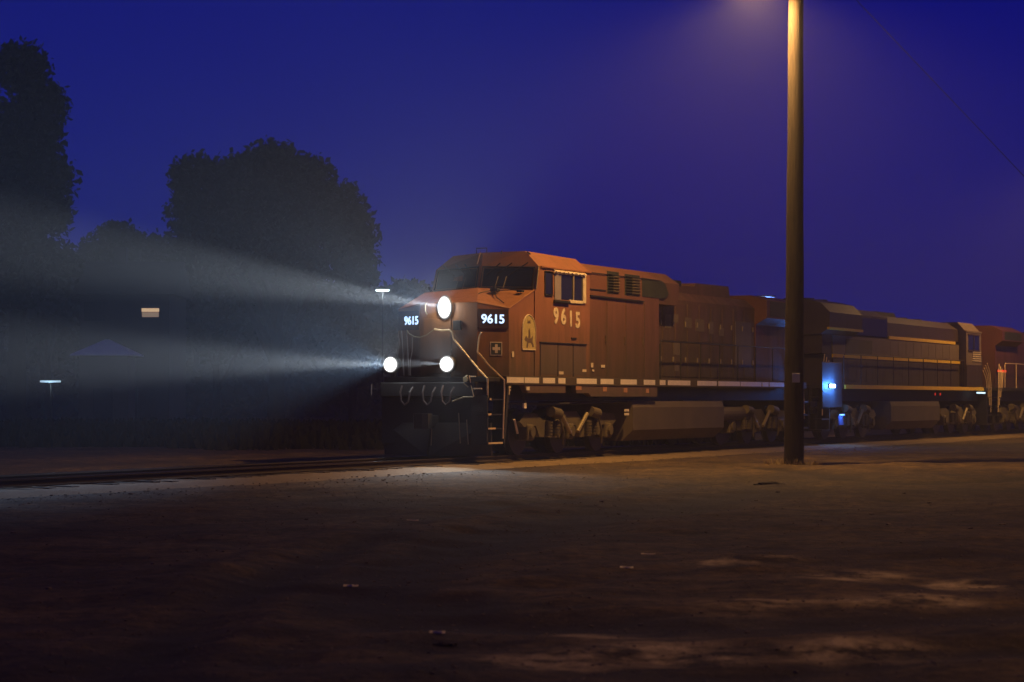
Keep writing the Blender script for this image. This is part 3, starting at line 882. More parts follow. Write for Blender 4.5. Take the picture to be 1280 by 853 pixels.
    T().box(12.05, 13.6, -.9, .9, 4.62, 4.78, .03).build('roof_walk', M['black'], root)
    # narrow engine hood
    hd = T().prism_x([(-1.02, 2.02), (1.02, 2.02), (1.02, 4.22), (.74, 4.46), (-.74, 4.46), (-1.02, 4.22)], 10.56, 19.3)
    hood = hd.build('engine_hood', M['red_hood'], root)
    ex = T().prism_y([(13.5, 4.44), (13.7, 4.66), (15.4, 4.70), (15.5, 4.80), (18.2, 4.82), (18.35, 4.44)], -.55, .60)
    ex.build('exhaust_box', M['red_hood'], root)
    for i in range(9):
        a = 10.9 + i * .93
        for z0_, z1_ in ((2.12, 3.02), (3.10, 4.12)):
            T().box(a, a + .86, 1.02, 1.035, z0_, z1_, .006).build('engine_door', M['red_hood'], hood)
            T().box(a + .72, a + .78, 1.036, 1.06, z0_ + .4, z0_ + .54).build('door_handle', M['slat'], hood)
    # worn pale remnants of the old lettering
    fmm = mat('faded_cream_marking', (.17, .125, .065), .7, 0, .5, 3)
    for a, b, z0_, z1_ in [(11.45, 11.75, 3.84, 4.0), (12.0, 12.45, 3.44, 3.80), (12.62, 12.98, 3.60, 3.82), (13.5, 14.0, 3.48, 3.76), (14.3, 15.0, 3.40, 3.74), (15.4, 15.75, 3.36, 3.70), (16.2, 16.6, 3.32, 3.55), (12.6, 13.1, 2.72, 3.05), (12.7, 13.0, 2.28, 2.45)]:
        T().box(a, b, 1.034 if a > 12 else 1.03, 1.041, z0_, z1_).build('faded_marking', fmm, hood)
    T().box(17.55, 18.95, 1.03, 1.045, 2.45, 3.78, .01).build('pale_panel', mat('dusty_grey_panel', (.15, .12, .085), .7, 0, .3, 2), hood)
    # flared radiator section
    rd = T().prism_x([(-1.05, 2.02), (1.05, 2.02), (1.05, 3.72), (1.40, 3.92), (1.40, 4.46), (.9, 4.60), (-.9, 4.60), (-1.40, 4.46), (-1.40, 3.92), (-1.05, 3.72)], 19.31, 22.05)
    rad = rd.build('radiator_section', M['red_dull'], root)
    T().box(19.6, 21.9, 1.396, 1.408, 3.98, 4.42).build('radiator_grille', M['grille'], rad)
    walkway_rail(root, 10.75, 22.9, 1.38, 2.03, 3.05, M['black'])
    T().tube([(22.9, 1.30, 3.0), (23.15, 1.25, 2.2), (23.15, 1.30, .9)], .018, 6).tube([(23.1, .9, 3.05), (23.1, -.9, 3.05)], .018, 6).build('end_handrail', M['rail_yellow'], root)
    T().box(22.5, 23.2, .95, 1.40, .60, .66).box(22.5, 23.2, .95, 1.40, 1.0, 1.06).box(22.5, 23.2, .95, 1.40, 1.4, 1.46).build('rear_step', M['frame'], root)
    T().box(22.95, 23.2, -1.3, .9, 1.0, 1.9).build('rear_plate', M['black'], root)
    coupler(root, 22.9, 1)
    # tank, air gear, bogies
    tk = T().prism_x([(-1.30, 1.46), (1.30, 1.46), (1.36, 1.30), (1.36, .72), (1.05, .44), (-1.05, .44), (-1.36, .72), (-1.36, 1.30)], 8.9, 15.7).build('fuel_tank', M['tank'], root)
    T().box(8.45, 8.68, 1.30, 1.34, 1.10, 1.16).box(8.45, 8.68, 1.30, 1.34, 1.20, 1.26).build('gauge', M['pale'], tk)
    T().cyl((15.8, 1.1, 1.1), (18.3, 1.1, 1.1), .20, 16).build('air_reservoir', M['tank'], root)
    pp = T().tube([(1.6, 1.2, 1.42), (4.0, 1.25, 1.40), (8.8, 1.22, 1.44)], .03, 6).tube([(2.2, 1.34, 1.62), (2.24, 1.35, 1.45), (2.36, 1.36, 1.36)], .018, 6)
    pp.build('brake_pipe', M['frame'], root)
    T().box(2.15, 2.32, 1.43, 1.45, 1.72, 1.80).box(2.12, 2.26, 1.36, 1.40, 1.30, 1.42).build('valve_handle', M['pale'], root)
    T().tube([(1.80, 1.30, 1.05), (1.98, 1.30, .72)], .03, 6).build('sand_pipe', M['pale'], root)
    bogie(root, (3.0, 5.35, 7.75))
    bogie(root, (16.9, 19.15, 21.4))
    return root
leading_locomotive()

# ------------------------------------------------------------------ second locomotive
def second_locomotive():
    S = 24.4
    root = empty('locomotive', world(S, 0, 0), RZ)
    tag(root, 'dark maroon locomotive with yellow stripes and a tan band, coupled behind the leading red one', 'locomotive')
    H = 1.44
    def q(*a): return [x - S for x in a]
    u = T().box(.3, 22.3, -1.05, 1.05, 1.45, 1.98).box(.15, 22.5, -1.40, 1.40, 1.86, 1.99, .02)
    u.build('underframe', M['frame'], root)
    T().box(2.6, 20.9, 1.39, 1.432, 1.855, 1.985).build('sill_stripe', M['yellow'], root)
    # hood in three bands
    lo = T().prism_x([(-1.15, 2.0), (1.15, 2.0), (1.15, 2.87), (-1.15, 2.87)], 2.2, 18.2).build('lower_hood', M['maroon'], root)
    T().box(2.2, 20.6, 1.10, 1.17, 2.872, 2.985).build('waist_stripe', M['yellow'], root)
    mid = T().prism_x([(-1.14, 2.988), (1.14, 2.988), (1.14, 3.60), (-1.14, 3.60)], 2.2, 18.2).build('tan_band', M['tan'], root)
    T().box(8.6, 17.6, 1.10, 1.165, 3.603, 3.715).build('upper_stripe', M['yellow'], root)
    T().box(.9, 4.6, 1.36, 1.44, 3.74, 3.82).build('upper_stripe', M['yellow'], root)
    up = T().prism_x([(-1.12, 3.718), (1.12, 3.718), (1.10, 4.18), (.70, 4.44), (-.70, 4.44), (-1.10, 4.18)], 8.4, 18.2).build('upper_hood', M['maroon'], root)
    for i in range(14):
        a = 2.6 + i * 1.1
        T().box(a, a + 1.02, 1.142, 1.156, 2.10, 2.80, .006).build('engine_door', M['maroon'], lo)
    for i in range(9):
        a = 8.8 + i * 1.0
        T().box(a, a + .92, 1.132, 1.148, 3.04, 3.55, .006).build('upper_door', M['tan'], mid)
    T().box(3.6, 6.6, 1.133, 1.147, 3.02, 3.5).build('intake_panel', mat('dusty_dark_panel', (.11, .085, .05), .8), mid)
    # flared radiator wings with dark intake
    w_ = T().prism_x([(-1.12, 3.604), (1.12, 3.604), (1.40, 3.82), (1.42, 4.30), (1.1, 4.62), (.6, 4.74), (-.6, 4.74), (-1.1, 4.62), (-1.42, 4.30), (-1.40, 3.82)], 1.0, 4.6)
    w_.build('radiator_wing', M['maroon'], root)
    r2 = T().prism_x([(-1.12, 3.604), (1.12, 3.604), (1.16, 3.82), (1.16, 4.34), (.7, 4.56), (-.7, 4.56), (-1.16, 4.34), (-1.16, 3.82)], 4.605, 8.395).build('radiator_section', M['maroon'], root)
    T().box(4.65, 8.35, 1.157, 1.172, 3.66, 4.26).build('radiator_grille', M['board'], r2)
    T().prism_x([(-1.1, 2.988), (1.1, 2.988), (1.1, 3.60), (-1.1, 3.60)], 1.2, 2.195).build('hood_end', M['maroon'], root)
    T().prism_x([(-1.1, 2.0), (1.1, 2.0), (1.1, 2.98), (-1.1, 2.98)], 1.6, 2.195).build('hood_end', M['maroon'], root)
    T().box(1.16, 1.199, -.15, .42, 3.0, 3.5, .01).build('end_door_window', mat('sky_tinted_end_glass', (.30, .27, .55), .3), root)  # reflected sky put into the glass colour
    for a, z in ((2.2, 4.73), (3.6, 4.73), (13.2, 4.43), (15.2, 4.43)): T().cyl((a, 0, z), (a, 0, z + .07), .5, 24).build('roof_fan', M['black'], root)
    T().prism_y([(9.2, 4.44), (9.5, 4.62), (11.9, 4.62), (12.2, 4.44)], -.4, .4).build('exhaust_stack', M['black'], root)
    # cab and short nose at the far end
    cb = T().prism_x([(-1.40, 2.0), (1.40, 2.0), (1.40, 4.10), (1.05, 4.48), (-1.05, 4.48), (-1.40, 4.10)], 18.3, 20.6)
    cab = cb.build('cab', M['tan'], root)
    T().box(18.25, 20.65, 1.10, 1.42, 4.09, 4.16).build('cab_gutter', M['tan'], cab)
    sw = T().box(18.6, 20.3, 1.395, 1.408, 3.42, 3.98).build('side_window', M['glass'], root)
    T().box(18.55, 20.35, 1.40, 1.43, 3.36, 3.415).box(18.55, 20.35, 1.40, 1.43, 3.985, 4.03).box(19.42, 19.48, 1.409, 1.425, 3.42, 3.98).build('window_frame', M['maroon'], sw)
    lv = T()
    for i in range(5): lv.box(19.2, 20.5, 1.402, 1.425, 2.99 + i * .085, 3.03 + i * .085)
    lv.build('louvre_panel', M['cream'], cab)
    T().box(18.3, 20.6, 1.402, 1.416, 2.02, 2.84).build('cab_side_panel', M['maroon'], cab)
    ns = T().prism_x([(-1.1, 2.0), (1.1, 2.0), (1.1, 3.2), (.8, 3.42), (-.8, 3.42), (-1.1, 3.2)], 20.61, 22.0).build('short_nose', M['maroon'], root)
    T().box(20.62, 20.66, -1.1, 1.1, 3.55, 4.0).build('windshield', M['glass'], cab)
    walkway_rail(root, 2.6, 18.0, 1.38, 1.99, 2.98, M['maroon'], 1.9)
    # curved end handrails over the steps
    for s0, sg in ((.2, 1), (22.3, -1)):
        h = T()
        for k in range(4):
            a = s0 + sg * (.1 + k * .22)
            h.tube([(a, 1.38, 1.0 + k * .28), (a + sg * .02, 1.40, 2.1), (a + sg * .14, 1.38, 2.62 - k * .08), (a + sg * .40, 1.34, 2.95 - k * .1)], .018, 6)
        h.build('end_handrail', M['rail_yellow'], root)
        st = T()
        for z in (.55, .90, 1.25, 1.6): st.box(min(s0, s0 + sg * .8), max(s0, s0 + sg * .8), .98, 1.40, z - .04, z)
        st.box(min(s0 + sg * .78, s0 + sg * .84), max(s0 + sg * .78, s0 + sg * .84), 1.0, 1.40, .5, 1.85)
        st.build('end_steps', M['frame'], root)
        T().box(min(s0, s0 + sg * .2), max(s0, s0 + sg * .2), -1.3, .95, .5, 1.85).build('pilot_plate', M['black'], root)
        coupler(root, s0 + sg * .2, -sg)
    # step lamps
    b1 = T().box(.80, 1.34, 1.405, 1.47, 1.87, 2.005, .015).build('step_lamp', M['black'], root)
    T().box(.15, 2.25, 1.405, 1.432, 1.25, 2.70, .02).build('halo_panel', mat('dark_grey_panel', (.045, .045, .05), .6), root)  # added panel, catches the blue lamp to make its halo
    b1['label'] = 'bright blue step lamp'
    T().box(.82, 1.32, 1.471, 1.492, 1.885, 1.99, .005).build('lens', M['blue_lamp'], b1)
    lamp('step_lamp_light', 'POINT', b1, (1.1, -1.70, 1.94), 130, (.06, .26, 1.0), radius=.08)
    T().prism_y([(1.95, .98), (2.42, .98), (2.48, .68), (2.06, .68)], 1.38, 1.41).build('blue_lit_step_plate', mat('blue_lit_plate', (.16, .30, .80), .4), root)  # blue light on the step put into the plate colour
    b2 = T().box(1.94, 2.40, 1.42, 1.47, .985, 1.035, .01).build('step_lamp', glow('dim_blue_lamp', (.25, .5, 1.0), 1.0), root)
    lamp('step_lamp_light', 'POINT', b2, (2.15, -1.55, 1.02), 4, (.15, .38, 1.0), radius=.03)
    b3 = T().box(19.7, 20.95, 1.435, 1.48, 1.735, 1.795, .01).build('step_lamp', M['cyan_lamp'], root)
    b3['label'] = 'pale cyan step lamp'
    rmk = glow('glowing_red_reflector', (1, .04, .02), .35)
    for a in (13.6, 14.3): T().cyl((a, 1.433, 1.70), (a, 1.45, 1.70), .05, 10).build('red_marker', rmk, root)  # small reflectors, their red glint put in as emission
    tk = T().prism_x([(-1.30, 1.44), (1.30, 1.44), (1.34, 1.28), (1.34, .75), (1.05, .46), (-1.05, .46), (-1.34, .75), (-1.34, 1.28)], 8.2, 14.6)
    tk.build('fuel_tank', M['tank'], root)
    bogie(root, (2.3, 4.3, 6.5))
    bogie(root, (16.0, 18.1, 20.3))
second_locomotive()

# ------------------------------------------------------------------ third locomotive, cut by the frame
def third_locomotive():
    S = 47.6
    root = empty('locomotive', world(S, 0, 0), RZ)
    tag(root, 'dark red locomotive behind the maroon one, with a red marker lamp, cut by the frame', 'locomotive')
    T().box(.3, 21.6, -1.05, 1.05, 1.45, 1.98).box(.1, 21.8, -1.40, 1.40, 1.86, 1.99, .02).build('underframe', M['frame'], root)
    T().prism_x([(-1.08, 2.0), (1.08, 2.0), (1.08, 3.7), (1.38, 3.9), (1.38, 4.30), (.9, 4.52), (-.9, 4.52), (-1.38, 4.30), (-1.38, 3.9), (-1.08, 3.7)], 1.0, 4.6).build('radiator_section', M['red_dull'], root)
    T().box(1.4, 4.3, 1.376, 1.39, 3.95, 4.26).build('radiator_grille', M['grille'], root)
    T().prism_x([(-1.04, 2.0), (1.04, 2.0), (1.04, 4.1), (.74, 4.36), (-.74, 4.36), (-1.04, 4.1)], 4.61, 15.5).build('engine_hood', M['red_dull'], root)
    T().prism_x([(-1.42, 2.0), (1.42, 2.0), (1.42, 4.4), (1.0, 4.74), (-1.0, 4.74), (-1.42, 4.4)], 15.51, 19.6).build('cab', M['red_dull'], root)
    T().prism_x([(-1.40, 2.0), (1.40, 2.0), (1.1, 3.5), (-1.1, 3.5)], 19.61, 21.4).build('nose', M['red_dull'], root)
    ml = T().box(1.1, 2.6, 1.085, 1.14, 2.60, 2.74, .02).build('red_marker', M['black'], root)
    T().box(1.15, 2.55, 1.141, 1.16, 2.63, 2.71).build('lens', M['red_lamp'], ml)
    walkway_rail(root, 1.4, 15.2, 1.38, 1.99, 2.98, M['rail_yellow'], 1.9)
    h = T()
    for k in range(4):
        a = .2 + k * .22
        h.tube([(a, 1.38, 1.0 + k * .28), (a + .02, 1.40, 2.1), (a + .14, 1.38, 2.62 - k * .08), (a + .40, 1.34, 2.95 - k * .1)], .018, 6)
    h.build('end_handrail', M['rail_yellow'], root)
    st = T()
    for z in (.55, .90, 1.25, 1.6): st.box(.2, 1.0, .98, 1.40, z - .04, z)
    st.build('end_steps', M['frame'], root)
    T().box(.15, .35, -1.3, .95, .5, 1.85).build('pilot_plate', M['black'], root)
    coupler(root, .3, -1)
    T().prism_x([(-1.30, 1.44), (1.30, 1.44), (1.34, .75), (1.05, .46), (-1.05, .46), (-1.34, .75)], 8.0, 14.2).build('fuel_tank', M['tank'], root)
    bogie(root, (2.2, 4.3, 6.4))
    bogie(root, (15.6, 17.7, 19.8))
third_locomotive()

# ------------------------------------------------------------------ wooden pole with its sodium street lamp
PX, PY = 6.60, 56.7
LX, LY, LZ = 5.62, 56.1, 11.25
def make_pole():
    root = empty('utility_pole', (PX, PY, 0))
    tag(root, 'tall weathered wooden utility pole standing on the dirt lot in front of the train', 'utility pole')
    p = MB()
    pts = [(0.0 + .10 * k / 13 + .006 * math.sin(k * 1.7), .004 * math.cos(k * 2.1), -.3 + k * 1.0) for k in range(15)]
    p.tube(pts, [.235 - .0055 * k for k in range(15)], 22)
    p.build('shaft', M['wood'], root, True)
    b = MB()
    for z in (11.05, 10.98): b.tube([(-.215 * math.cos(a) + .09, -.215 * math.sin(a), z) for a in np.linspace(0, 2 * math.pi, 25)], .012, 6)
    b.build('steel_band', M['galv'], root)
    MB().box(-.06, .12, -.262, -.235, 1.9, 2.12, .005).build('tag_plate', M['galv'], root)
    c = MB().box(-1.0, 1.2, .18, .30, 12.5, 12.62, .01).build('crossarm', M['wood'], root)
    for x in (-.9, .4, 1.1): MB().cyl((x, .24, 12.62), (x, .24, 12.78), .05, 10).build('insulator', M['galv'], c)
    MB().tube([(.30, .05, 12.2), (11.9, .4, .02)], .010, 6).build('guy_wire', M['black'], root)
    arm = MB().tube([(.07, -.16, 10.9), (-.3, -.28, 11.35), (-.7, -.50, 11.55), (LX - PX + .15, LY - PY + .1, 11.56)], .035, 10)
    arm.build('lamp_arm', M['galv'], root)
    hx, hy = LX - PX, LY - PY
    hd = MB().hull_faces([[(hx + a * r1, hy + b_ * r1, z) for a, b_ in [(math.cos(t_), math.sin(t_)) for t_ in np.linspace(0, 2 * math.pi, 17)[:-1]]] for r1, z in ((.08, 11.70), (.17, 11.64), (.23, 11.54), (.24, 11.47))])
    head = hd.build('lamp_head', M['galv'], root, True)
    MB().hull_faces([[(hx + a * r1, hy + b_ * r1, z) for a, b_ in [(math.cos(t_), math.sin(t_)) for t_ in np.linspace(0, 2 * math.pi, 17)[:-1]]] for r1, z in ((.21, 11.468), (.18, 11.42), (.09, 11.39))]).build('lens', M['sodium'], head, True)
    lamp('sodium_light', 'SPOT', head, (hx, hy, LZ - .06), SODIUM_W, SODIUM_COL, (0, 0, -1), R(172), .7, .16)
    return root
POLE = make_pole()
# the next pole of the row, just past the frame: it lights the maroon locomotive
P2 = copy_tree(POLE)
P2.location = (PX + 16.9, PY + 36.2, 0)
P2.rotation_euler = (0, 0, R(10))
for o_ in P2.children_recursive:
    if o_.type == 'LIGHT':
        o_.data = o_.data.copy()
        o_.data.energy = SODIUM_W * .75
P2['label'] = 'wooden utility pole standing beside the maroon and red locomotives at the tail of the train'
P3 = copy_tree(POLE)  # unseen lamp pole, lights the lower right of the lot
P3.location = (13.5, 19.5, 0)
P3.rotation_euler = (0, 0, R(-15))
P3['label'] = 'wooden utility pole standing out on the lot, farthest from the train'
for o_ in P3.children_recursive:
    if o_.type == 'LIGHT':
        o_.data = o_.data.copy()
        o_.data.energy = SODIUM_W * .36
for q_ in (POLE, P2, P3): q_['group'] = 'utility poles along the railway'
# ------------------------------------------------------------------ trees
LEAFCACHE = {}
def leaf_mesh(name, lobes, count, size, seed):
    g = np.random.default_rng(seed)
    vol = np.array([a * b * c for _, _, _, a, b, c in lobes]) ** 0.75
    which = g.choice(len(lobes), count, p=vol / vol.sum())
    L = np.array(lobes)[which]
    d = g.normal(size=(count, 3)); d /= np.linalg.norm(d, axis=1)[:, None]
    rad = g.random(count)[:, None] ** 0.42
    c = L[:, :3] + d * rad * L[:, 3:] * (1 + 0.13 * g.normal(size=(count, 1)))
    u = g.normal(size=(count, 3)); u /= np.linalg.norm(u, axis=1)[:, None]
    w = np.cross(u, g.normal(size=(count, 3))); w /= np.linalg.norm(w, axis=1)[:, None]
    s = (size * g.uniform(.5, 1.3, (count, 1)))
    P = np.stack([c - u * s, c + w * s * .55, c + u * s, c - w * s * .55], 1).reshape(-1, 3)
    F = np.arange(count * 4).reshape(-1, 4)
    me = bpy.data.meshes.new(name)
    me.from_pydata(P.tolist(), [], F.tolist())
    me.materials.append(M['leaf'])
    return me

def tree(label, x, y, lobes, count, size, seed, group, trunk_r=.35, name='tree'):
    root = empty(name, (x, y, -.02))
    tag(root, label, 'tree', group)
    zmin = min(l[2] for l in lobes); top = max(l[2] for l in lobes)
    tb = MB()
    g = random.Random(seed)
    tb.tube([(0, 0, -.2), (.05, .03, top * .25), (-.05, .08, top * .55), (.06, 0, top * .92)], [trunk_r, trunk_r * .8, trunk_r * .5, trunk_r * .12], 10)
    for l in lobes:
        z0 = top * g.uniform(.22, .5)
        tb.tube([(0, .02, z0), (l[0] * .45, l[1] * .45, (z0 + l[2]) * .52), (l[0] * .9, l[1] * .9, l[2])], [trunk_r * .42, trunk_r * .28, trunk_r * .07], 6)
    tb.build('trunk', M['bark'], root, True)
    me = leaf_mesh('crown', lobes, count, size, seed)
    o = bpy.data.objects.new('crown', me); COL.objects.link(o); o.parent = root
    return root

def at(px, py, Y): return ((px - 640) / 3022 * Y, 1.5 + (500 - py) / 3022 * Y)

# the broad maple: lobes read off its outline, each at its own depth
def lobed(label, cx, Y, spec, count, size, seed, group, name='tree', tr=.4):
    x0 = (cx - 640) / 3022 * Y
    k = Y / 3022
    g = random.Random(seed)
    lobes = []
    for px, py, r in spec:
        x, z = at(px, py, Y)
        lobes.append((x - x0, g.uniform(-2.2, 2.2) * (r * k) * .7, z, r * k, r * k * g.uniform(.9, 1.3), r * k * g.uniform(.82, .98)))
    return tree(label, x0, Y, lobes, count, size, seed, group, tr, name)
BG = 'trees behind the railway'
lobed('broad dark round crowned tree rising behind the headlight beams', 345, 128,
      [(342, 208, 36), (300, 222, 40), (252, 226, 34), (385, 232, 40), (418, 262, 42), (440, 300, 36), (238, 262, 32), (300, 285, 66), (370, 300, 66), (255, 315, 48), (440, 335, 34), (330, 350, 70), (345, 250, 55)], 36000, .21, 3, BG, tr=.5)
lobed('tallest dark tree, towering beside the low tube lamp and cut by the frame', 20, 112,
      [(22, 82, 36), (40, 125, 36), (52, 165, 32), (14, 170, 56), (58, 220, 34), (20, 250, 66), (64, 268, 30), (20, 330, 72), (62, 330, 38), (-50, 200, 60), (-50, 320, 70)], 30000, .20, 5, BG, tr=.5)
lobed('low bushy tree in the gap between the tall tree and the broad one', 150, 140,
      [(150, 306, 32), (120, 318, 30), (185, 318, 32), (150, 345, 48), (100, 350, 40), (200, 355, 45)], 14000, .21, 8, BG)
lobed('small hazy tree directly beyond the locomotive nose and the white yard lamp', 505, 160,
      [(505, 372, 28), (480, 385, 30), (530, 380, 26), (505, 405, 38), (540, 410, 30)], 6000, .30, 9, BG, tr=.25)
lobed('low dark tree under the broad tree, crossed by the upper headlight beam', 440, 150,
      [(440, 380, 36), (410, 392, 40), (468, 392, 36), (440, 420, 44)], 6000, .30, 10, BG, tr=.3)
lobed('low dark tree under the tallest tree, above the dim tube lamp', 60, 150,
      [(60, 372, 40), (25, 382, 44), (95, 380, 36), (60, 410, 50)], 6000, .30, 11, BG, tr=.3)
lobed('low dark tree between the lit window and the broad tree', 270, 152,
      [(265, 372, 36), (300, 380, 40), (238, 386, 26), (270, 410, 44), (330, 400, 40)], 7000, .30, 12, BG, tr=.3)
# a far wood that reads as one mass, closing the view low down
def far_wood():
    g = np.random.default_rng(4)
    lobes = []
    for i in range(70):
        x = -95 + i * 3.4 + g.uniform(-1, 1)
        hgt = (11.0 if x < -9 else 3.6) * g.uniform(.75, 1.15)
        lobes.append((x, 190 + g.uniform(-6, 6), hgt * .5, 3.2, 3.2, hgt * .55))
    me = leaf_mesh('distant_wood', lobes, 34000, .6, 21)
    o = bpy.data.objects.new('distant_wood', me); COL.objects.link(o)
    tag(o, 'low dark distant wood closing the view behind the railway', kind='stuff')
far_wood()
def ridge():
    g = np.random.default_rng(31)
    xs = np.arange(-150, 151, 3.0)
    prof = [(205, -.2, 0), (214, .55, 1), (226, 1.0, 1), (245, .7, 1), (270, -.2, 0)]
    vs, fs = [], []
    for x in xs:
        top = 6.0 if x < -14 else 2.6 if x > -4 else 6.0 - 3.4 * (x + 14) / 10
        top *= 1 + .22 * noise.noise(Vector((x * .06, 3.3, 0)))
        for y, k, w_ in prof: vs.append((x, y + 2 * noise.noise(Vector((x * .1, y, 0))), max(-.2, k * top + w_ * .5 * noise.noise(Vector((x * .4, y * .2, 5))))))
    k = len(prof)
    for j in range(len(xs) - 1):
        for i in range(k - 1): fs.append((j * k + i, (j + 1) * k + i, (j + 1) * k + i + 1, j * k + i + 1))
    me = bpy.data.meshes.new('hill'); me.from_pydata(vs, [], fs)
    for p in me.polygons: p.use_smooth = True
    me.materials.append(M['weeds'])
    o = bpy.data.objects.new('hill', me); COL.objects.link(o); o['kind'] = 'structure'
ridge()
def dry_grass():
    g = np.random.default_rng(77)
    P = []
    spots = [((PX, PY), .55, 500)]
    for (cx, cy), rad, n in spots:
        for _ in range(n):
            a, q = g.uniform(0, 6.28), rad * g.random() ** .7
            x, y = cx + q * math.cos(a) * 1.3, cy + q * math.sin(a)
            z = ground_h(x, y)
            h = g.uniform(.02, .09) * (1.8 if (cx, cy) == (PX, PY) else 1)
            b_, w_ = g.uniform(0, 6.28), g.uniform(.003, .008)
            lx, ly = g.normal(0, .5, 2) * h
            dx, dy = math.cos(b_) * w_, math.sin(b_) * w_
            P += [(x - dx, y - dy, z - .01), (x + dx, y + dy, z - .01), (x + lx + dx * .3, y + ly + dy * .3, z + h), (x + lx - dx * .3, y + ly - dy * .3, z + h)]
    me = bpy.data.meshes.new('dry_grass')
    me.from_pydata(P, [], np.arange(len(P)).reshape(-1, 4).tolist())
    me.materials.append(mat('dry_grass_blades', (.34, .25, .11), .8, 0, .4, 1.5))
    o = bpy.data.objects.new('dry_grass', me); COL.objects.link(o)
    tag(o, 'short dry grass growing round the foot of the wooden pole', kind='stuff')
dry_grass()
def weeds():
    g = np.random.default_rng(14)
    n = 22000
    x = g.uniform(-34, 8, n)
    base = 74 + 2.5 * np.sin(x * .31) + 1.2 * np.sin(x * .9) + 0.06 * (x + 20)
    y = base + g.uniform(0, 1, n) ** .8 * 26
    h = g.uniform(.2, .8, n) * (.5 + .5 * np.clip((y - base) / 3, 0, 1))
    a = g.uniform(0, 6.28, n)
    w = g.uniform(.03, .12, n)
    lean = g.normal(0, .25, (n, 2)) * h[:, None]
    dx, dy = np.cos(a) * w, np.sin(a) * w
    z0 = np.full(n, -.03)
    P = np.stack([np.stack([x - dx, y - dy, z0], 1), np.stack([x + dx, y + dy, z0], 1), np.stack([x + lean[:, 0] + dx * .3, y + lean[:, 1] + dy * .3, h], 1), np.stack([x + lean[:, 0] - dx * .8, y + lean[:, 1] - dy * .8, h * .9], 1)], 1).reshape(-1, 3)
    me = bpy.data.meshes.new('weeds')
    me.from_pydata(P.tolist(), [], np.arange(n * 4).reshape(-1, 4).tolist())
    me.materials.append(M['weeds'])  # band added so its near-black colour gives the darkness there
    o = bpy.data.objects.new('weeds', me); COL.objects.link(o)
    tag(o, 'tall weeds coloured near black for the darkness beyond the railway track', kind='stuff')
weeds()

# ------------------------------------------------------------------ house with a lit window, hut with a pale roof, yard lamps
def house():
    Y = 116
    x, z = at(188, 391, Y)
    root = empty('house', (x, Y, 0))
    tag(root, 'dark two storey house among the trees with one warm lit window', 'house')
    MB().box(-3.4, .9, 0, 6, -.1, 6.6).build('wall', M['siding'], root)
    rf = MB().prism_x([(-.5, 6.55), (6.5, 6.55), (3, 8.3)], -3.7, 1.2).build('roof', M['shingle'], root)
    MB().box(-2.2, -1.6, 2.6, 3.2, 7.6, 9.0).build('chimney', M['siding'], rf)
    w = MB().box(-.50, .50, -.06, 0.02, z - .36, z + .36, .01).build('window', M['siding'], root)
    w['label'] = 'lit upstairs window'
    MB().box(-.42, .42, -.075, -.061, z + .03, z + .20).build('pane', M['warm_window'], w)
    MB().box(-.40, .40, -.072, -.061, z - .22, z + .01).build('blind', M['warm_blind'], w)
    w2 = MB().box(-3.2, -2.2, -.06, .02, z - .42, z + .5, .01).build('window', M['board'], root)
    MB().box(-1.5, -.6, -.06, .02, -.05, 2.1, .01).build('door', M['board'], root)
house()
def hut():
    Y = 104
    x, z1 = at(134, 425, Y)
    zb = at(134, 444, Y)[1]
    root = empty('hut', (x, Y, 0))
    tag(root, 'small hut with a pale pyramid tin roof below the lit window', 'hut')
    MB().box(-1.05, 1.05, -1.0, 1.0, -.05, zb + .02).build('wall', M['siding'], root)
    rf = MB()
    e_ = 1.36
    rf.hull_faces([[(-e_, -e_, zb - .05), (e_, -e_, zb - .05), (e_, e_, zb - .05), (-e_, e_, zb - .05)], [(-e_, -e_, zb), (e_, -e_, zb), (e_, e_, zb), (-e_, e_, zb)], [(-.10, -.05, z1), (.10, -.05, z1), (.10, .05, z1), (-.10, .05, z1)]])
    rf.build('roof', M['tin'], root)
    MB().box(-.42, .42, -1.04, -.99, -.05, 2.0, .01).build('door', M['board'], root)
hut()
def yard_lamp(label, px, py, Y, half, m, power, col, group=None, bar=True):
    x, z = at(px, py, Y)
    root = empty('yard_lamp', (x, Y, 0))
    tag(root, label, 'lamp', group)
    MB().tube([(0, .12, -.1), (0, .12, z + .1)], [.05, .03], 10).build('pole', M['black'], root)
    hd = MB().box(-half - .05, half + .05, -.06, .16, z + .035, z + .08, .015).build('lamp_head', M['black'], root)
    MB().box(-half, half, -.05, .10, z - .045, z + .033, .01).build('tube', m, hd)
    lamp('yard_light', 'POINT', hd, (0, -.1, z - .2), power, col, radius=.15)
yard_lamp('yard lamp with a white tube in front of the small hazy tree', 478, 363, 118, .33, M['white_lamp'], 60, (.8, .95, 1))
yard_lamp('low wide lamp with a dim bluish tube beside the tin roofed hut', 63, 477, 100, .42, M['dim_lamp'], 8, (.6, .85, 1))
yard_lamp('yard lamp showing just above the roof of the leading locomotive', 957, 372, 112, .42, glow('cool_blue_yard_lamp', (.25, .40, 1.0), .22), 60, (.45, .65, 1.0))

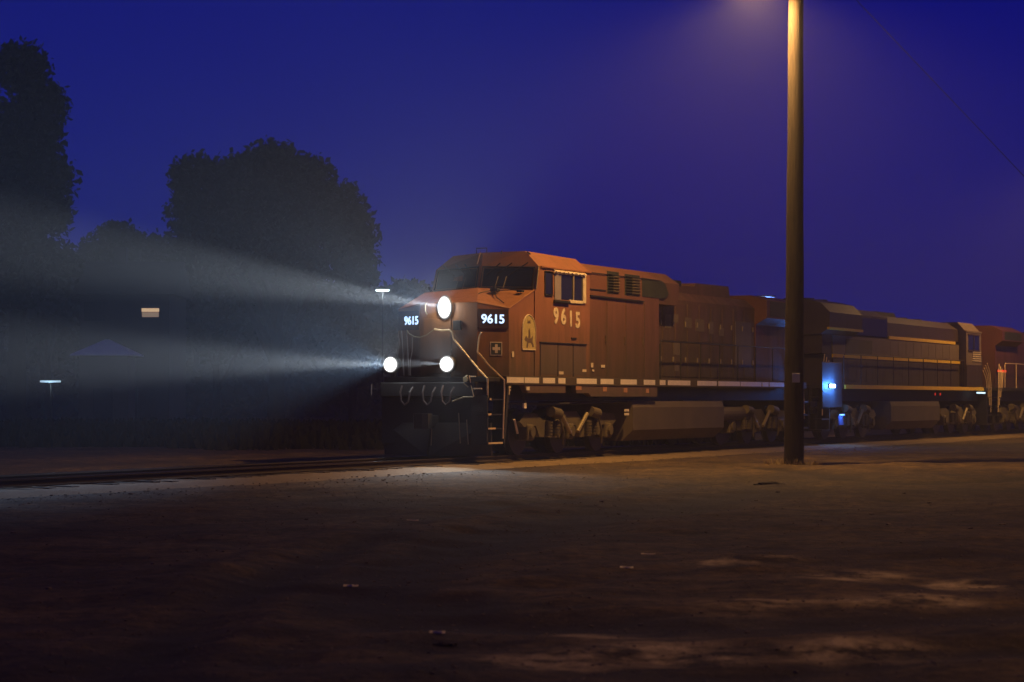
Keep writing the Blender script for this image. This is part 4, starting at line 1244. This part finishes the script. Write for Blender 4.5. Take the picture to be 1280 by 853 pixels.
# ------------------------------------------------------------------ litter and clods on the lot
for i, (px, py, w_, lab) in enumerate([(547, 791, .085, 'pale scrap of paper lying beside the small dark clod'), (439, 729, .10, 'pale scrap at the turn of the tyre tracks'), (516, 650, .12, 'pale scrap of litter lying nearest to the rails'), (810, 688, .12, 'pale scrap of litter lying just beyond the tan one'), (783, 709, .10, 'tan scrap between the tyre tracks')]):
    x, y = gp(px, py)
    h = ground_h(x, y)
    b = MB()
    w_ *= .6
    rr = [random.uniform(.010, .018) for _ in range(6)]
    b.hull_faces([[(-w_ + 2 * w_ * k / 5, math.cos(a_) * rr[k] * 1.5 + .02 * math.sin(k * 1.3), max(0, math.sin(a_)) * rr[k]) for a_ in np.linspace(-.1, math.pi + .1, 9)] for k in range(6)])
    o = b.build('paper_scrap', M['scrap'] if 'tan' not in lab[:4] else M['cream'])
    o.location = (x, y, h)
    tag(o, lab, 'litter', 'litter on the dirt lot')
for px, py, r_, lab in [(961, 607, .19, 'dark clod of earth on the lit dirt near the wooden pole foot'), (556, 800, .06, 'dark clod of earth beside the largest paper scrap')]:
    x, y = gp(px, py)
    bm = bmesh.new()
    bmesh.ops.create_icosphere(bm, subdivisions=3, radius=1)
    for v in bm.verts:
        k = 1 + .35 * noise.noise(v.co * 2.2 + Vector((px, 0, 0)))
        v.co = Vector((v.co.x * r_ * 1.4 * k, v.co.y * r_ * k, max(-.1, v.co.z) * r_ * .33 * k))
    me = bpy.data.meshes.new('earth_clod'); bm.to_mesh(me); bm.free()
    me.materials.append(M['clod'])
    o = bpy.data.objects.new('earth_clod', me); COL.objects.link(o)
    o.location = (x, y, ground_h(x, y))
    tag(o, lab, 'clod', 'clods on the dirt lot')

# ------------------------------------------------------------------ the misty air
hz = MB().box(-298, 298, -42, 428, -1.2, 24)
m = bpy.data.materials.new('mist')
m.use_nodes = True
t = m.node_tree
t.nodes.remove(t.nodes['Principled BSDF'])
pv = t.nodes.new('ShaderNodeVolumePrincipled')
pv.inputs['Color'].default_value = (.92, .94, .97, 1)
pv.inputs['Density'].default_value = HAZE_DENSITY
pv.inputs['Anisotropy'].default_value = HAZE_ANISO
t.links.new(pv.outputs[0], t.nodes['Material Output'].inputs['Volume'])
o = hz.build('haze', m)
tag(o, 'thin night mist filling the air over the railway yard', kind='stuff')
